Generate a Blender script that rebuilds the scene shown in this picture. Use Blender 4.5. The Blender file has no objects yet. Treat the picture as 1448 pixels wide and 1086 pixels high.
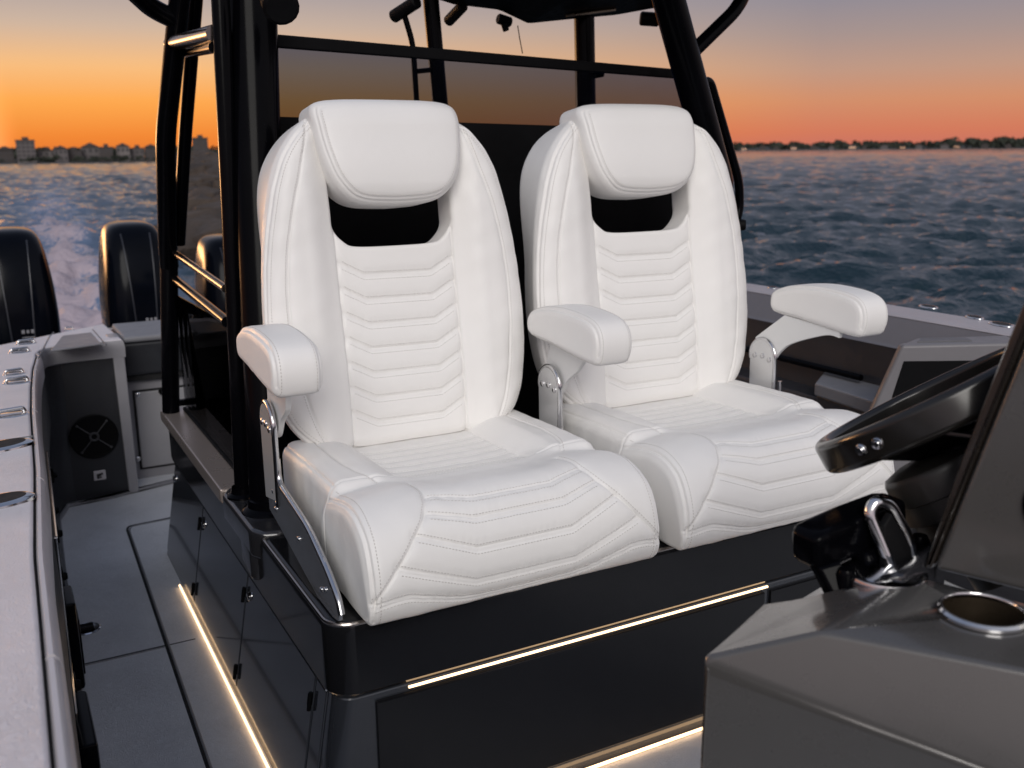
import bpy, bmesh, math, random
import numpy as np
from mathutils import Vector, Matrix
from mathutils.bvhtree import BVHTree
random.seed(7); RNG = np.random.default_rng(11)
SC = bpy.context.scene
COL = SC.collection

# ------------------------------------------------------------------ camera
F_PX = 1380.0; CX, CY = 724.0, 543.0
_y = np.array([-764, 321, -F_PX]); _y /= np.linalg.norm(_y)
_x = np.array([2641, 353, -F_PX]); _x -= _y * _x.dot(_y); _x /= np.linalg.norm(_x)
RW = np.array([_x, _y, np.cross(_x, _y)])
CAM = np.array([-0.372, -1.500, 1.25])
FWD = RW @ np.array([0, 0, -1.0])
def ray(px, py):
    return RW @ np.array([(px - CX) / F_PX, -(py - CY) / F_PX, -1.0])
def hit(px, py, axis, v):          # where the sight line meets a world plane
    d = ray(px, py); return CAM + d * ((v - CAM[axis]) / d[axis])
def hx(px, py, v): return hit(px, py, 0, v)
def hy(px, py, v): return hit(px, py, 1, v)
def hz(px, py, v): return hit(px, py, 2, v)
def dep(px, py, d): return CAM + ray(px, py) * d
def bearing(px, dist, z):
    d = ray(px, 215); d = d[:2] / np.linalg.norm(d[:2])
    return np.array([CAM[0] + d[0] * dist, CAM[1] + d[1] * dist, z])
cam_d = bpy.data.cameras.new('camera'); cam_o = bpy.data.objects.new('camera', cam_d); COL.objects.link(cam_o)
M = Matrix([list(RW[0]) + [CAM[0]], list(RW[1]) + [CAM[1]], list(RW[2]) + [CAM[2]], [0, 0, 0, 1]])
cam_o.matrix_world = M
cam_d.sensor_width = 36.0; cam_d.lens = F_PX / 1448.0 * 36.0
cam_d.clip_start = 0.05; cam_d.clip_end = 20000
cam_d.dof.use_dof = True; cam_d.dof.focus_distance = 1.80; cam_d.dof.aperture_fstop = 5.6
SC.camera = cam_o

# ------------------------------------------------------------------ objects
def tag(o, label=None, cat=None, group=None, kind=None):
    if label: o['label'] = label
    if cat: o['category'] = cat
    if group: o['group'] = group
    if kind: o['kind'] = kind
    return o
def empty(name, label, cat, loc=(0, 0, 0), group=None):
    o = bpy.data.objects.new(name, None); COL.objects.link(o); o.location = loc
    o.empty_display_size = 0.1
    return tag(o, label, cat, group)
def copy_tree(o, parent=None):
    c = o.copy(); COL.objects.link(c)
    if parent: c.parent = parent
    for ch in o.children: copy_tree(ch, c)
    return c

class MB:
    def __init__(s): s.v = []; s.f = []; s.sm = []
    def add(s, vs, fs, smooth=True):
        b = len(s.v); s.v += [tuple(map(float, p)) for p in vs]
        s.f += [tuple(i + b for i in f) for f in fs]; s.sm += [smooth] * len(fs)
        return s
    def bm(s, bm):
        bm.verts.index_update()
        return s.add([v.co[:] for v in bm.verts], [[v.index for v in f.verts] for f in bm.faces])
    def box(s, a, b, bev=0.0, seg=2, mat=None):
        bm = bmesh.new(); bmesh.ops.create_cube(bm, size=1)
        lo = Vector([min(a[i], b[i]) for i in range(3)]); hi = Vector([max(a[i], b[i]) for i in range(3)])
        for v in bm.verts: v.co = Vector([(lo[i] + hi[i]) / 2 + v.co[i] * (hi[i] - lo[i]) for i in range(3)])
        if bev: bmesh.ops.bevel(bm, geom=bm.edges[:], offset=bev, segments=seg, affect='EDGES', profile=.5)
        if mat is not None: bmesh.ops.transform(bm, matrix=mat, verts=bm.verts)
        s.bm(bm); bm.free(); return s
    def poly(s, vs, fs, bev=0.0, seg=2):
        bm = bmesh.new(); V = [bm.verts.new(tuple(map(float, p))) for p in vs]
        for f in fs: bm.faces.new([V[i] for i in f])
        bmesh.ops.recalc_face_normals(bm, faces=bm.faces[:])
        if bev: bmesh.ops.bevel(bm, geom=bm.edges[:], offset=bev, segments=seg, affect='EDGES', profile=.5)
        s.bm(bm); bm.free(); return s
    def prism(s, pts, vec, bev=0.0, seg=2):
        n = len(pts); p = [np.array(q, float) for q in pts]; q = [a + np.array(vec, float) for a in p]
        return s.poly(p + q, [list(range(n))[::-1], list(range(n, 2 * n))] + [[i, (i + 1) % n, n + (i + 1) % n, n + i] for i in range(n)], bev, seg)
    def tube(s, pts, r, n=14, cap=True, sq=1.0):
        P = [Vector(tuple(map(float, p))) for p in pts]; m = len(P)
        R = [r] * m if not hasattr(r, '__len__') else list(r)
        T = [(P[min(i + 1, m - 1)] - P[max(i - 1, 0)]).normalized() for i in range(m)]
        u = T[0].orthogonal().normalized()
        vs = []; fs = []
        for i in range(m):
            u = (u - T[i] * u.dot(T[i])).normalized(); w = T[i].cross(u)
            for k in range(n):
                a = 2 * math.pi * k / n; vs.append(P[i] + (u * math.cos(a) + w * math.sin(a) * sq) * R[i])
        for i in range(m - 1):
            for k in range(n): fs.append((i * n + k, i * n + (k + 1) % n, (i + 1) * n + (k + 1) % n, (i + 1) * n + k))
        if cap: fs += [tuple(range(n))[::-1], tuple((m - 1) * n + k for k in range(n))]
        return s.add([tuple(p) for p in vs], fs)
    def lathe(s, prof, org, axis, n=32, close=False):   # prof: (radius, height) pairs
        ax = Vector(tuple(axis)).normalized(); u = ax.orthogonal().normalized(); w = ax.cross(u); O = Vector(tuple(map(float, org)))
        vs = []; fs = []; m = len(prof)
        for r, h in prof:
            for k in range(n):
                a = 2 * math.pi * k / n; vs.append(tuple(O + ax * h + (u * math.cos(a) + w * math.sin(a)) * max(r, 1e-5)))
        for i in range(m - 1 + (1 if close else 0)):
            j = (i + 1) % m
            for k in range(n): fs.append((i * n + k, i * n + (k + 1) % n, j * n + (k + 1) % n, j * n + k))
        return s.add(vs, fs)
    def sweep(s, frames, closed=False):                 # list of equal-length rings of points
        m = len(frames); n = len(frames[0]); vs = [p for fr in frames for p in fr]; fs = []
        for i in range(m - 1):
            for k in range(n if closed else n - 1):
                fs.append((i * n + k, i * n + (k + 1) % n, (i + 1) * n + (k + 1) % n, (i + 1) * n + k))
        if closed: fs += [tuple(range(n))[::-1], tuple((m - 1) * n + k for k in range(n))]
        return s.add(vs, fs)
    def build(s, name, mat, parent=None, angle=38, recalc=True, loc=None):
        me = bpy.data.meshes.new(name); me.from_pydata(s.v, [], s.f)
        if recalc:
            bm = bmesh.new(); bm.from_mesh(me); bmesh.ops.recalc_face_normals(bm, faces=bm.faces[:]); bm.to_mesh(me); bm.free()
        me.shade_smooth(); me.set_sharp_from_angle(angle=math.radians(angle))
        me.materials.append(mat); me.update()
        o = bpy.data.objects.new(name, me); COL.objects.link(o)
        wn = o.modifiers.new('weighted_normals', 'WEIGHTED_NORMAL'); wn.keep_sharp = True; wn.weight = 80
        if parent: o.parent = parent
        if loc is not None: o.location = loc
        return o
def smooth_path(pts, n=8, closed=False):
    P = [np.array(p, float) for p in pts]; out = []; m = len(P)
    rng = range(m if closed else m - 1)
    for i in rng:
        if closed: a, b, c, d = P[(i - 1) % m], P[i], P[(i + 1) % m], P[(i + 2) % m]
        else: a, b, c, d = P[max(i - 1, 0)], P[i], P[i + 1], P[min(i + 2, m - 1)]
        for k in range(n):
            t = k / n
            out.append(.5 * ((2 * b) + (c - a) * t + (2 * a - 5 * b + 4 * c - d) * t * t + (3 * b - a - 3 * c + d) * t ** 3))
    if not closed: out.append(P[-1])
    return out
def bend(pts, r=0.06, n=6):                             # polyline with rounded corners
    P = [np.array(p, float) for p in pts]; out = [P[0]]
    for i in range(1, len(P) - 1):
        a = P[i - 1] - P[i]; b = P[i + 1] - P[i]; la, lb = np.linalg.norm(a), np.linalg.norm(b)
        q = min(r, la * .45, lb * .45); A = P[i] + a / la * q; B = P[i] + b / lb * q
        for k in range(n + 1):
            t = k / n; out.append((1 - t) ** 2 * A + 2 * t * (1 - t) * P[i] + t * t * B)
    out.append(P[-1]); return out

# ------------------------------------------------------------------ materials
def mat(name): 
    m = bpy.data.materials.new(name); m.use_nodes = True
    return m, m.node_tree.nodes, m.node_tree.links, m.node_tree.nodes['Principled BSDF']
def ramp(N, L, src, stops, interp='LINEAR'):
    r = N.new('ShaderNodeValToRGB'); r.color_ramp.interpolation = interp; e = r.color_ramp.elements
    while len(e) > 1: e.remove(e[0])
    e[0].position = stops[0][0]; e[0].color = (*stops[0][1], 1)
    for p, c in stops[1:]:
        x = e.new(p); x.color = (*c, 1)
    if src is not None: L.new(src, r.inputs[0])
    return r
def noise(N, L, scale, detail=4, rough=.5, vec=None, dist=0):
    n = N.new('ShaderNodeTexNoise'); n.inputs['Scale'].default_value = scale; n.inputs['Detail'].default_value = detail
    n.inputs['Roughness'].default_value = rough; n.inputs['Distortion'].default_value = dist
    if vec is not None: L.new(vec, n.inputs['Vector'])
    return n
def coords(N):
    return N.new('ShaderNodeTexCoord').outputs['Object']
def surf(name, col, rough=.5, metal=0., var=.12, vscale=6., bumps=(), spec=.5, coat=0., rvar=.1, coat_rough=.08):
    m, N, L, B = mat(name); c = coords(N)
    nz = noise(N, L, vscale, 5, .6, c)
    a = tuple(x * (1 - var) for x in col); b = tuple(min(1, x * (1 + var)) for x in col)
    r = ramp(N, L, nz.outputs['Fac'], [(.3, a), (.7, b)]); L.new(r.outputs[0], B.inputs['Base Color'])
    n2 = noise(N, L, vscale * 5, 6, .65, c)
    mr = N.new('ShaderNodeMapRange'); L.new(n2.outputs['Fac'], mr.inputs[0])
    mr.inputs[1].default_value = .3; mr.inputs[2].default_value = .7
    mr.inputs[3].default_value = max(0.02, rough * (1 - rvar * 2)); mr.inputs[4].default_value = min(1, rough * (1 + rvar * 2))
    L.new(mr.outputs[0], B.inputs['Roughness'])
    B.inputs['Metallic'].default_value = metal; B.inputs['Specular IOR Level'].default_value = spec
    B.inputs['Coat Weight'].default_value = coat; B.inputs['Coat Roughness'].default_value = coat_rough
    last = None
    for kind, sc, st, di in bumps:
        if kind == 'noise': t = noise(N, L, sc, 4, .55, c).outputs['Fac']
        elif kind == 'voronoi':
            v = N.new('ShaderNodeTexVoronoi'); v.inputs['Scale'].default_value = sc; L.new(c, v.inputs['Vector']); t = v.outputs['Distance']
        elif kind == 'squiggle':                        # embossed wandering lines of a non-skid deck
            w = noise(N, L, sc, 2, .45, c, 1.2)
            ab = N.new('ShaderNodeMath'); ab.operation = 'PINGPONG'; ab.inputs[1].default_value = .045
            L.new(w.outputs['Fac'], ab.inputs[0])
            t = ramp(N, L, None, [(.0, (0, 0, 0)), (.5, (1, 1, 1))]); 
            mm = N.new('ShaderNodeMath'); mm.operation = 'MULTIPLY'; mm.inputs[1].default_value = 22; L.new(ab.outputs[0], mm.inputs[0]); L.new(mm.outputs[0], t.inputs[0]); t = t.outputs[0]
        bp = N.new('ShaderNodeBump'); bp.inputs['Strength'].default_value = st; bp.inputs['Distance'].default_value = di
        L.new(t, bp.inputs['Height'])
        if last: L.new(last.outputs[0], bp.inputs['Normal'])
        last = bp
    if last: L.new(last.outputs[0], B.inputs['Normal'])
    return m
def emit(name, col, st):
    m, N, L, B = mat(name); B.inputs['Base Color'].default_value = (*col, 1)
    B.inputs['Emission Color'].default_value = (*col, 1); B.inputs['Emission Strength'].default_value = st; return m
VINYL = surf('white_vinyl', (.83, .815, .79), .44, var=.015, vscale=5, spec=.35, rvar=.08,
             bumps=(('voronoi', 900, .10, .0006), ('noise', 16, .10, .008), ('noise', 38, .12, .004), ('noise', 140, .08, .0012)))
STITCH = surf('stitch_thread', (.60, .58, .55), .7, var=.05, vscale=60)
PLATE = surf('white_powder_coat', (.72, .72, .71), .38, var=.02, spec=.4, bumps=(('noise', 300, .05, .0004),))
CHROME = surf('polished_steel', (.62, .62, .63), .12, 1.0, var=.05, vscale=9, rvar=.06)
DOORM = surf('side_reflection_gelcoat', (.028, .031, .038), .12, var=.1, vscale=3, spec=.7, coat=.4, coat_rough=.05, rvar=.04)  # floor and sky reflections painted in: bluer and lighter than the cabinet front
BLACKTUBE = surf('black_powder_coat', (.0016, .0016, .0024), .17, var=.2, vscale=12, spec=.06, rvar=.05, bumps=(('noise', 180, .03, .0004),))
BLACKMAT = surf('black_matt', (.003, .003, .0036), .55, var=.25, vscale=9, spec=.10, bumps=(('noise', 400, .1, .0004),))
GELDARK = surf('charcoal_gelcoat', (.020, .020, .023), .2, var=.08, vscale=3, coat=.6, coat_rough=.06, bumps=(('noise', 14, .02, .003), ('noise', 500, .03, .0003)))
BASEBLK = surf('dark_cabinet_gelcoat', (.0075, .0077, .009), .13, var=.1, vscale=3, spec=.4)
CONSOLE = surf('metallic_grey_gelcoat', (.098, .094, .090), .28, .3, var=.06, vscale=4, coat=.6, coat_rough=.12, rvar=.04, bumps=(('noise', 220, .05, .0006), ('noise', 1200, .06, .0002)))
CONTOP = surf('blue_grey_console_top', (.058, .06, .072), .42, .1, var=.08, vscale=5, bumps=(('noise', 700, .08, .0003),))
GELLIGHT = surf('pale_grey_gelcoat', (.54, .515, .535), .34, var=.06, vscale=4, coat=.2, bumps=(('noise', 10, .02, .003),))
GELMID = surf('mid_grey_gelcoat', (.27, .265, .285), .36, var=.06, vscale=4, coat=.2)
DECKTOP = surf('pale_nonskid', (.70, .66, .68), .62, var=.06, vscale=5, bumps=(('squiggle', 62, .55, .0018), ('noise', 500, .1, .0004)))
DECKGREY = surf('grey_nonskid', (.60, .607, .625), .62, var=.10, vscale=4, bumps=(('squiggle', 60, .55, .002), ('noise', 420, .06, .0004)))
LINER = surf('dark_liner', (.020, .0215, .026), .42, var=.12, vscale=5, bumps=(('noise', 260, .08, .0006),))
PANELGREY = surf('mid_grey_panel', (.20, .20, .215), .45, var=.08, vscale=6, bumps=(('noise', 500, .06, .0003),))
COWL = surf('black_engine_cowl', (.0022, .003, .0055), .17, var=.2, vscale=6, spec=.08)
COWLSTRIPE = surf('grey_pinstripe', (.018, .021, .03), .35)
DECAL = surf('pale_decal', (.20, .20, .22), .5)
SEAMBLK = surf('seam_shadow_gap', (.008, .008, .009), .8)
LEDM = emit('warm_led', (1.0, .66, .37), 3.3)
WHEELM = surf('dark_gloss_wheel', (.012, .011, .010), .2, var=.15, vscale=6, spec=.5)
DARKPLASTIC = surf('dark_plastic', (.022, .021, .020), .38, var=.15, vscale=6, spec=.4)
LINERR = surf('grey_liner', (.026, .026, .030), .42, var=.15, vscale=4, bumps=(('noise', 260, .08, .0006),))
def glass_tint(name, col, ior=1.45, rough=.02):
    m, N, L, B = mat(name); N.remove(B); out = N['Material Output']
    t = N.new('ShaderNodeBsdfTransparent'); t.inputs[0].default_value = (*col, 1)
    g = N.new('ShaderNodeBsdfGlossy'); g.inputs['Roughness'].default_value = rough; g.inputs[0].default_value = (.8, .8, .8, 1)
    fr = N.new('ShaderNodeFresnel'); fr.inputs[0].default_value = ior
    
    mx = N.new('ShaderNodeMixShader'); L.new(fr.outputs[0], mx.inputs[0]); L.new(t.outputs[0], mx.inputs[1]); L.new(g.outputs[0], mx.inputs[2]); L.new(mx.outputs[0], out.inputs[0])
    return m
GLASS = glass_tint('smoked_glass', (.385, .45, .61), 1.1)
SIDEGLASS = glass_tint('smoked_side_glass', (.52, .52, .53), 1.03)
# ------------------------------------------------------------------ upholstery: implicit surfaces -> dense meshes
def seg_dist(px, py, poly, closed=False):
    """distance, arc length and segment sign of points to a 2-D polyline"""
    best = np.full(px.shape, 1e9); arc = np.zeros(px.shape); P = np.asarray(poly, float)
    n = len(P) if closed else len(P) - 1; acc = 0.0
    for i in range(n):
        a = P[i]; b = P[(i + 1) % len(P)]; d = b - a; L2 = d.dot(d) + 1e-18; L = math.sqrt(L2)
        t = np.clip(((px - a[0]) * d[0] + (py - a[1]) * d[1]) / L2, 0, 1)
        q = (px - a[0] - t * d[0]) ** 2 + (py - a[1] - t * d[1]) ** 2
        m = q < best; best = np.where(m, q, best); arc = np.where(m, acc + t * L, arc); acc += L
    return np.sqrt(best), arc
def inside(px, py, poly):
    c = np.zeros(px.shape, bool); P = poly; n = len(P); j = n - 1
    for i in range(n):
        xi, yi = P[i]; xj, yj = P[j]
        m = ((yi > py) != (yj > py)) & (px < (xj - xi) * (py - yi) / (yj - yi + 1e-15) + xi)
        c ^= m; j = i
    return c
class Field2:
    def __init__(s, poly, lo, hi, h=.002):
        s.lo = lo; s.h = h; nx = int((hi[0] - lo[0]) / h) + 2; ny = int((hi[1] - lo[1]) / h) + 2
        X, Y = np.meshgrid(lo[0] + np.arange(nx) * h, lo[1] + np.arange(ny) * h, indexing='ij')
        d, a = seg_dist(X, Y, poly, True); s.g = np.where(inside(X, Y, poly), -d, d)
        s.g = s.blur(s.g)
    @staticmethod
    def blur(g):
        for ax in (0, 1):
            p = np.concatenate([g.take([0], ax), g, g.take([-1], ax)], ax); n = g.shape[ax]
            g = .25 * p.take(range(0, n), ax) + .5 * p.take(range(1, n + 1), ax) + .25 * p.take(range(2, n + 2), ax)
        return g
    def __call__(s, x, y):
        fx = np.clip((x - s.lo[0]) / s.h, 0, s.g.shape[0] - 1.001); fy = np.clip((y - s.lo[1]) / s.h, 0, s.g.shape[1] - 1.001)
        i = fx.astype(int); j = fy.astype(int); a = fx - i; b = fy - j; g = s.g
        return g[i, j] * (1 - a) * (1 - b) + g[i + 1, j] * a * (1 - b) + g[i, j + 1] * (1 - a) * b + g[i + 1, j + 1] * a * b
def sstep(x, a, b):
    t = np.clip((x - a) / (b - a), 0, 1); return t * t * (3 - 2 * t)
def rnd(d, q, r):                                       # rounded intersection of two distances
    a = np.maximum(d + r, 0); b = np.maximum(q + r, 0)
    return np.sqrt(a * a + b * b) + np.minimum(np.maximum(d + r, q + r), 0) - r
def smin(a, b, k):
    h = np.clip(.5 + .5 * (b - a) / k, 0, 1); return b * (1 - h) + a * h - k * h * (1 - h)
def nets(f, lo, hi, h):
    """surface nets of f on a grid, vertices then pulled onto f = 0"""
    ax = [np.arange(lo[i], hi[i] + h, h) for i in range(3)]
    F = np.empty([len(a) for a in ax], np.float32)
    YY, ZZ = np.meshgrid(ax[1], ax[2], indexing='ij')
    for i0 in range(0, len(ax[0]), 24):
        xs = ax[0][i0:i0 + 24]
        X = np.broadcast_to(xs[:, None, None], (len(xs),) + YY.shape); Y = np.broadcast_to(YY, X.shape); Z = np.broadcast_to(ZZ, X.shape)
        F[i0:i0 + 24] = f(X, Y, Z)
    S = F < 0
    cnt = np.zeros([n - 1 for n in F.shape], np.int8)
    offs = [(i, j, k) for i in (0, 1) for j in (0, 1) for k in (0, 1)]
    sh = cnt.shape
    for o in offs: cnt += S[o[0]:o[0] + sh[0], o[1]:o[1] + sh[1], o[2]:o[2] + sh[2]]
    I = np.argwhere((cnt > 0) & (cnt < 8)); idx = np.full(sh, -1, np.int64); idx[tuple(I.T)] = np.arange(len(I))
    Fc = np.stack([F[I[:, 0] + o[0], I[:, 1] + o[1], I[:, 2] + o[2]] for o in offs], 1).astype(float)
    pos = np.zeros((len(I), 3)); c = np.zeros(len(I)); OF = np.array(offs, float)
    for a in range(8):
        for b in range(a + 1, 8):
            if abs(OF[a] - OF[b]).sum() == 1:
                fa, fb = Fc[:, a], Fc[:, b]; m = (fa < 0) != (fb < 0); t = np.where(m, fa / np.where(m, fa - fb, 1), 0)
                pos += np.where(m[:, None], OF[a] + (OF[b] - OF[a]) * t[:, None], 0); c += m
    V = np.array(lo) + (I + pos / c[:, None]) * h
    Q = []
    for d in range(3):
        a, b = [(1, 2), (2, 0), (0, 1)][d]
        s0 = [slice(None)] * 3; s1 = [slice(None)] * 3; s0[d] = slice(0, -1); s1[d] = slice(1, None)
        A = S[tuple(s0)]; B = S[tuple(s1)]; E = np.argwhere(A != B)
        E = E[(E[:, a] > 0) & (E[:, b] > 0) & (E[:, a] < sh[a]) & (E[:, b] < sh[b])]
        def g(da, db):
            e = E.copy(); e[:, a] -= da; e[:, b] -= db; return idx[tuple(e.T)]
        q = np.stack([g(1, 1), g(0, 1), g(0, 0), g(1, 0)], 1); fl = ~A[tuple(E.T)]; q[fl] = q[fl][:, ::-1]
        Q.append(q)
    Q = np.concatenate(Q); Q = Q[(Q >= 0).all(1)]
    for _ in range(3):
        G, f0 = grad(f, V); V = V - G * (f0 / np.maximum((G * G).sum(1), .05))[:, None]
    G, _ = grad(f, V); Nn = G / np.linalg.norm(G, axis=1)[:, None]
    return V, Q, Nn
def grad(f, V, e=.0015):
    f0 = f(V[:, 0], V[:, 1], V[:, 2]); G = np.empty_like(V)
    for i in range(3):
        W = V.copy(); W[:, i] += e; W2 = V.copy(); W2[:, i] -= e
        G[:, i] = (f(W[:, 0], W[:, 1], W[:, 2]) - f(W2[:, 0], W2[:, 1], W2[:, 2])) / (2 * e)
    return G, f0
def crease(d, depth=.0030, w=.0020, valley=.0022, vw=.009):
    return -depth * np.exp(-(d / w) ** 2) - valley * np.exp(-(d / vw) ** 2)
def mesh_np(name, V, Q, material, parent):
    me = bpy.data.meshes.new(name); me.from_pydata(V.tolist(), [], Q.tolist()); me.shade_smooth()
    me.materials.append(material); o = bpy.data.objects.new(name, me); COL.objects.link(o); o.parent = parent
    return o
def resample(P, step):
    P = np.asarray(P, float); L = np.r_[0, np.cumsum(np.linalg.norm(np.diff(P, axis=0), axis=1))]
    n = max(2, int(L[-1] / step)); t = np.linspace(0, L[-1], n)
    return np.stack([np.interp(t, L, P[:, i]) for i in range(P.shape[1])], 1)
def offset2(P, o):
    P = np.asarray(P, float); T = np.gradient(P, axis=0); T /= np.linalg.norm(T, axis=1)[:, None] + 1e-12
    return P + np.stack([-T[:, 1], T[:, 0]], 1) * o
def stitches(curves, V, Q, name, parent, pitch=.0062, ln=.0042, r=.00085, reach=.03):
    tree = BVHTree.FromPolygons(V.tolist(), Q.tolist()); mb = MB()
    for P in curves:
        P = resample(P, pitch)
        for i in range(len(P) - 1):
            c = Vector((P[i] + P[i + 1]) / 2); loc, nor, _, dist = tree.find_nearest(c, reach)
            if loc is None: continue
            t = Vector(P[i + 1] - P[i]); t = (t - nor * t.dot(nor))
            if t.length < 1e-6: continue
            t.normalize(); b = nor.cross(t); h = ln / 2; o = loc + nor * r * .25
            vs = [o - t * h] + [o + t * s * h * .7 + (b * x + nor * y) * r for s in (-1, 1) for x, y in ((1, 0), (0, 1), (-1, 0), (0, -1))] + [o + t * h]
            fs = [(0, 2, 1), (0, 3, 2), (0, 4, 3), (0, 1, 4)] + [(1 + k, 1 + (k + 1) % 4, 5 + (k + 1) % 4, 5 + k) for k in range(4)] + [(9, 5, 6), (9, 6, 7), (9, 7, 8), (9, 8, 5)]
            mb.add([tuple(v) for v in vs], fs)
    return mb.build(name, STITCH, parent, 60)

SEAT_Z = 0.458
BW = np.array([0, .1386, .9903]); BN = np.array([0, -.9903, .1386]); BO = np.array([0, .455, .160])
def b2l(P):                                             # backrest (u, w, n) -> seat coordinates
    P = np.asarray(P, float); return BO + P[:, :1] * np.array([1, 0, 0]) + P[:, 1:2] * BW + P[:, 2:3] * BN

# --- backrest
prof = [(0, -.012), (.12, -.012), (.20, .0), (.252, .035), (.286, .08), (.305, .145), (.314, .24), (.311, .35), (.299, .45), (.278, .55), (.255, .62), (.224, .672), (.182, .712), (.12, .738), (0, .746)]
R_ = smooth_path(prof, 6)
OUT = [tuple(p) for p in R_] + [(-p[0], p[1]) for p in R_[::-1][1:-1]]
HOLE = [tuple(p) for p in smooth_path([(-.142, .62), (-.141, .52), (-.139, .484), (-.116, .455), (-.088, .444), (0, .442), (.088, .444), (.116, .455), (.139, .484), (.141, .52), (.142, .62)], 5)]
D_OUT = Field2(OUT, (-.36, -.06), (.36, .80)); D_HOLE = Field2(HOLE, (-.36, -.06), (.36, .80))
def back_front(u, w):
    a = np.abs(u); pin = sstep(a, .128, .205)
    fr = -.030 + .034 * pin - .016 * sstep(a, .225, .31)
    fr = fr + .010 * np.exp(-((w - .16) / .14) ** 2) * (1 - pin) - .012 * sstep(w, .5, .74)
    return fr
BR = .038
def back_d(u, w, n): return D_OUT(u, w) + .050 * np.clip((-n - .02) / .16, 0, 1) * (1 - sstep(w, .36, .64))
def f_back(u, w, n):
    d = back_d(u, w, n); fr = back_front(u, w); lo = -.105 - .072 * sstep(np.abs(u), .135, .225)
    q = np.abs(n - (fr + lo) / 2) - (fr - lo) / 2
    b = rnd(d, q, BR)
    return -smin(-b, D_HOLE(u, w), .009)
def wl(y): return y
chev = []
for i in range(7):
    w0 = .383 - .0541 * i
    chev.append([(-.135, w0 + .030), (-.079, w0), (.079, w0 - .002), (.135, w0 + .028)])
seam2 = [tuple(p) for p in smooth_path([(.174, .715), (.186, .67), (.207, .60), (.231, .52), (.250, .43), (.258, .34), (.257, .25), (.246, .16), (.225, .075), (.195, .005)], 6)]
def sag(x, y, z):                                       # slightly uneven padding
    return .0009 * (np.sin(x * 61 + 2.1 * np.sin(y * 23)) * np.sin(y * 47 + 1.7 * np.sin(x * 31 + z * 20)) + .7 * np.sin(y * 83 + x * 37 + 2 * np.sin(x * 19)) * np.sin(x * 71 - y * 29))
def build_back(parent):
    V, Q, Nn = nets(f_back, (-.335, -.035, -.208), (.335, .766, .035), .0027)
    u, w, n = V.T; fr = back_front(u, w); front = sstep(Nn[:, 2], .15, .5)
    dis = np.zeros(len(V))
    inpan = (np.abs(u) < .139) & (w < .47)
    for c in chev:
        d, _ = seg_dist(u, w, c); d2, _ = seg_dist(u, w, np.array(c) - (0, .0065))
        k = np.where(np.abs(u) < .1365, 1, 0)
        dis += k * (crease(d, .0023, .0017, .0034, .012) + crease(d2, .0015, .0015, 0, 1))
        dis += k * np.exp(-((d - .006) / .011) ** 2) * .0003 * np.sin(u * 330 + 4 * np.sin(u * 47 + w * 31))
    for s in (-1, 1):
        pe, _ = seg_dist(u, w, [(s * .136, -.02), (s * .136, .477)]); dis += crease(pe, .0042, .0022, .002, .008)
        d, _ = seg_dist(u * s, w, seam2); dis += crease(d, .0032, .0019, .0016, .008)
    d = back_d(u, w, n); lo = -.105 - .072 * sstep(np.abs(u), .135, .225); q = np.abs(n - (fr + lo) / 2) - (fr - lo) / 2
    dis += sag(u, w, n) * sstep(np.abs(u), .14, .2) * .8
    dis *= front
    cs = np.abs((d - q)); edge = (d > -BR * .75) & (q > -BR * .75) & (n > fr - .03)
    dis += np.where(edge, -.0026 * np.exp(-(cs / .0035) ** 2) + .0010 * np.exp(-((cs - .009) / .004) ** 2), 0)
    V2 = V + Nn * dis[:, None]
    L = b2l(V2); o = mesh_np('backrest', L, Q, VINYL, parent)
    cur = []
    def on(P2): P2 = np.asarray(P2, float); return b2l(np.c_[P2, back_front(P2[:, 0], P2[:, 1]) + .002])
    for c in chev:
        c = resample(c, .004); m = np.abs(c[:, 0]) < .131; c = c[m]
        cur += [on(c + (0, .0042)), on(c - (0, .0108))]
    for s in (-1, 1):
        p = np.array(seam2) * (s, 1); cur += [on(offset2(p, .005 * s))]
    pin = offset2(np.array(OUT + [OUT[0]]), .0205)[2:]
    m = pin[:, 1] > .03; pin = pin[m]; k = np.argmax(np.linalg.norm(np.diff(pin, axis=0), axis=1)); 
    for part in (pin[:k + 1], pin[k + 1:]):
        if len(part) > 3: cur.append(b2l(np.c_[part, back_front(part[:, 0], part[:, 1]) - .0045]))
    stitches(cur, L, Q, 'stitching', o)
    return o
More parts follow.
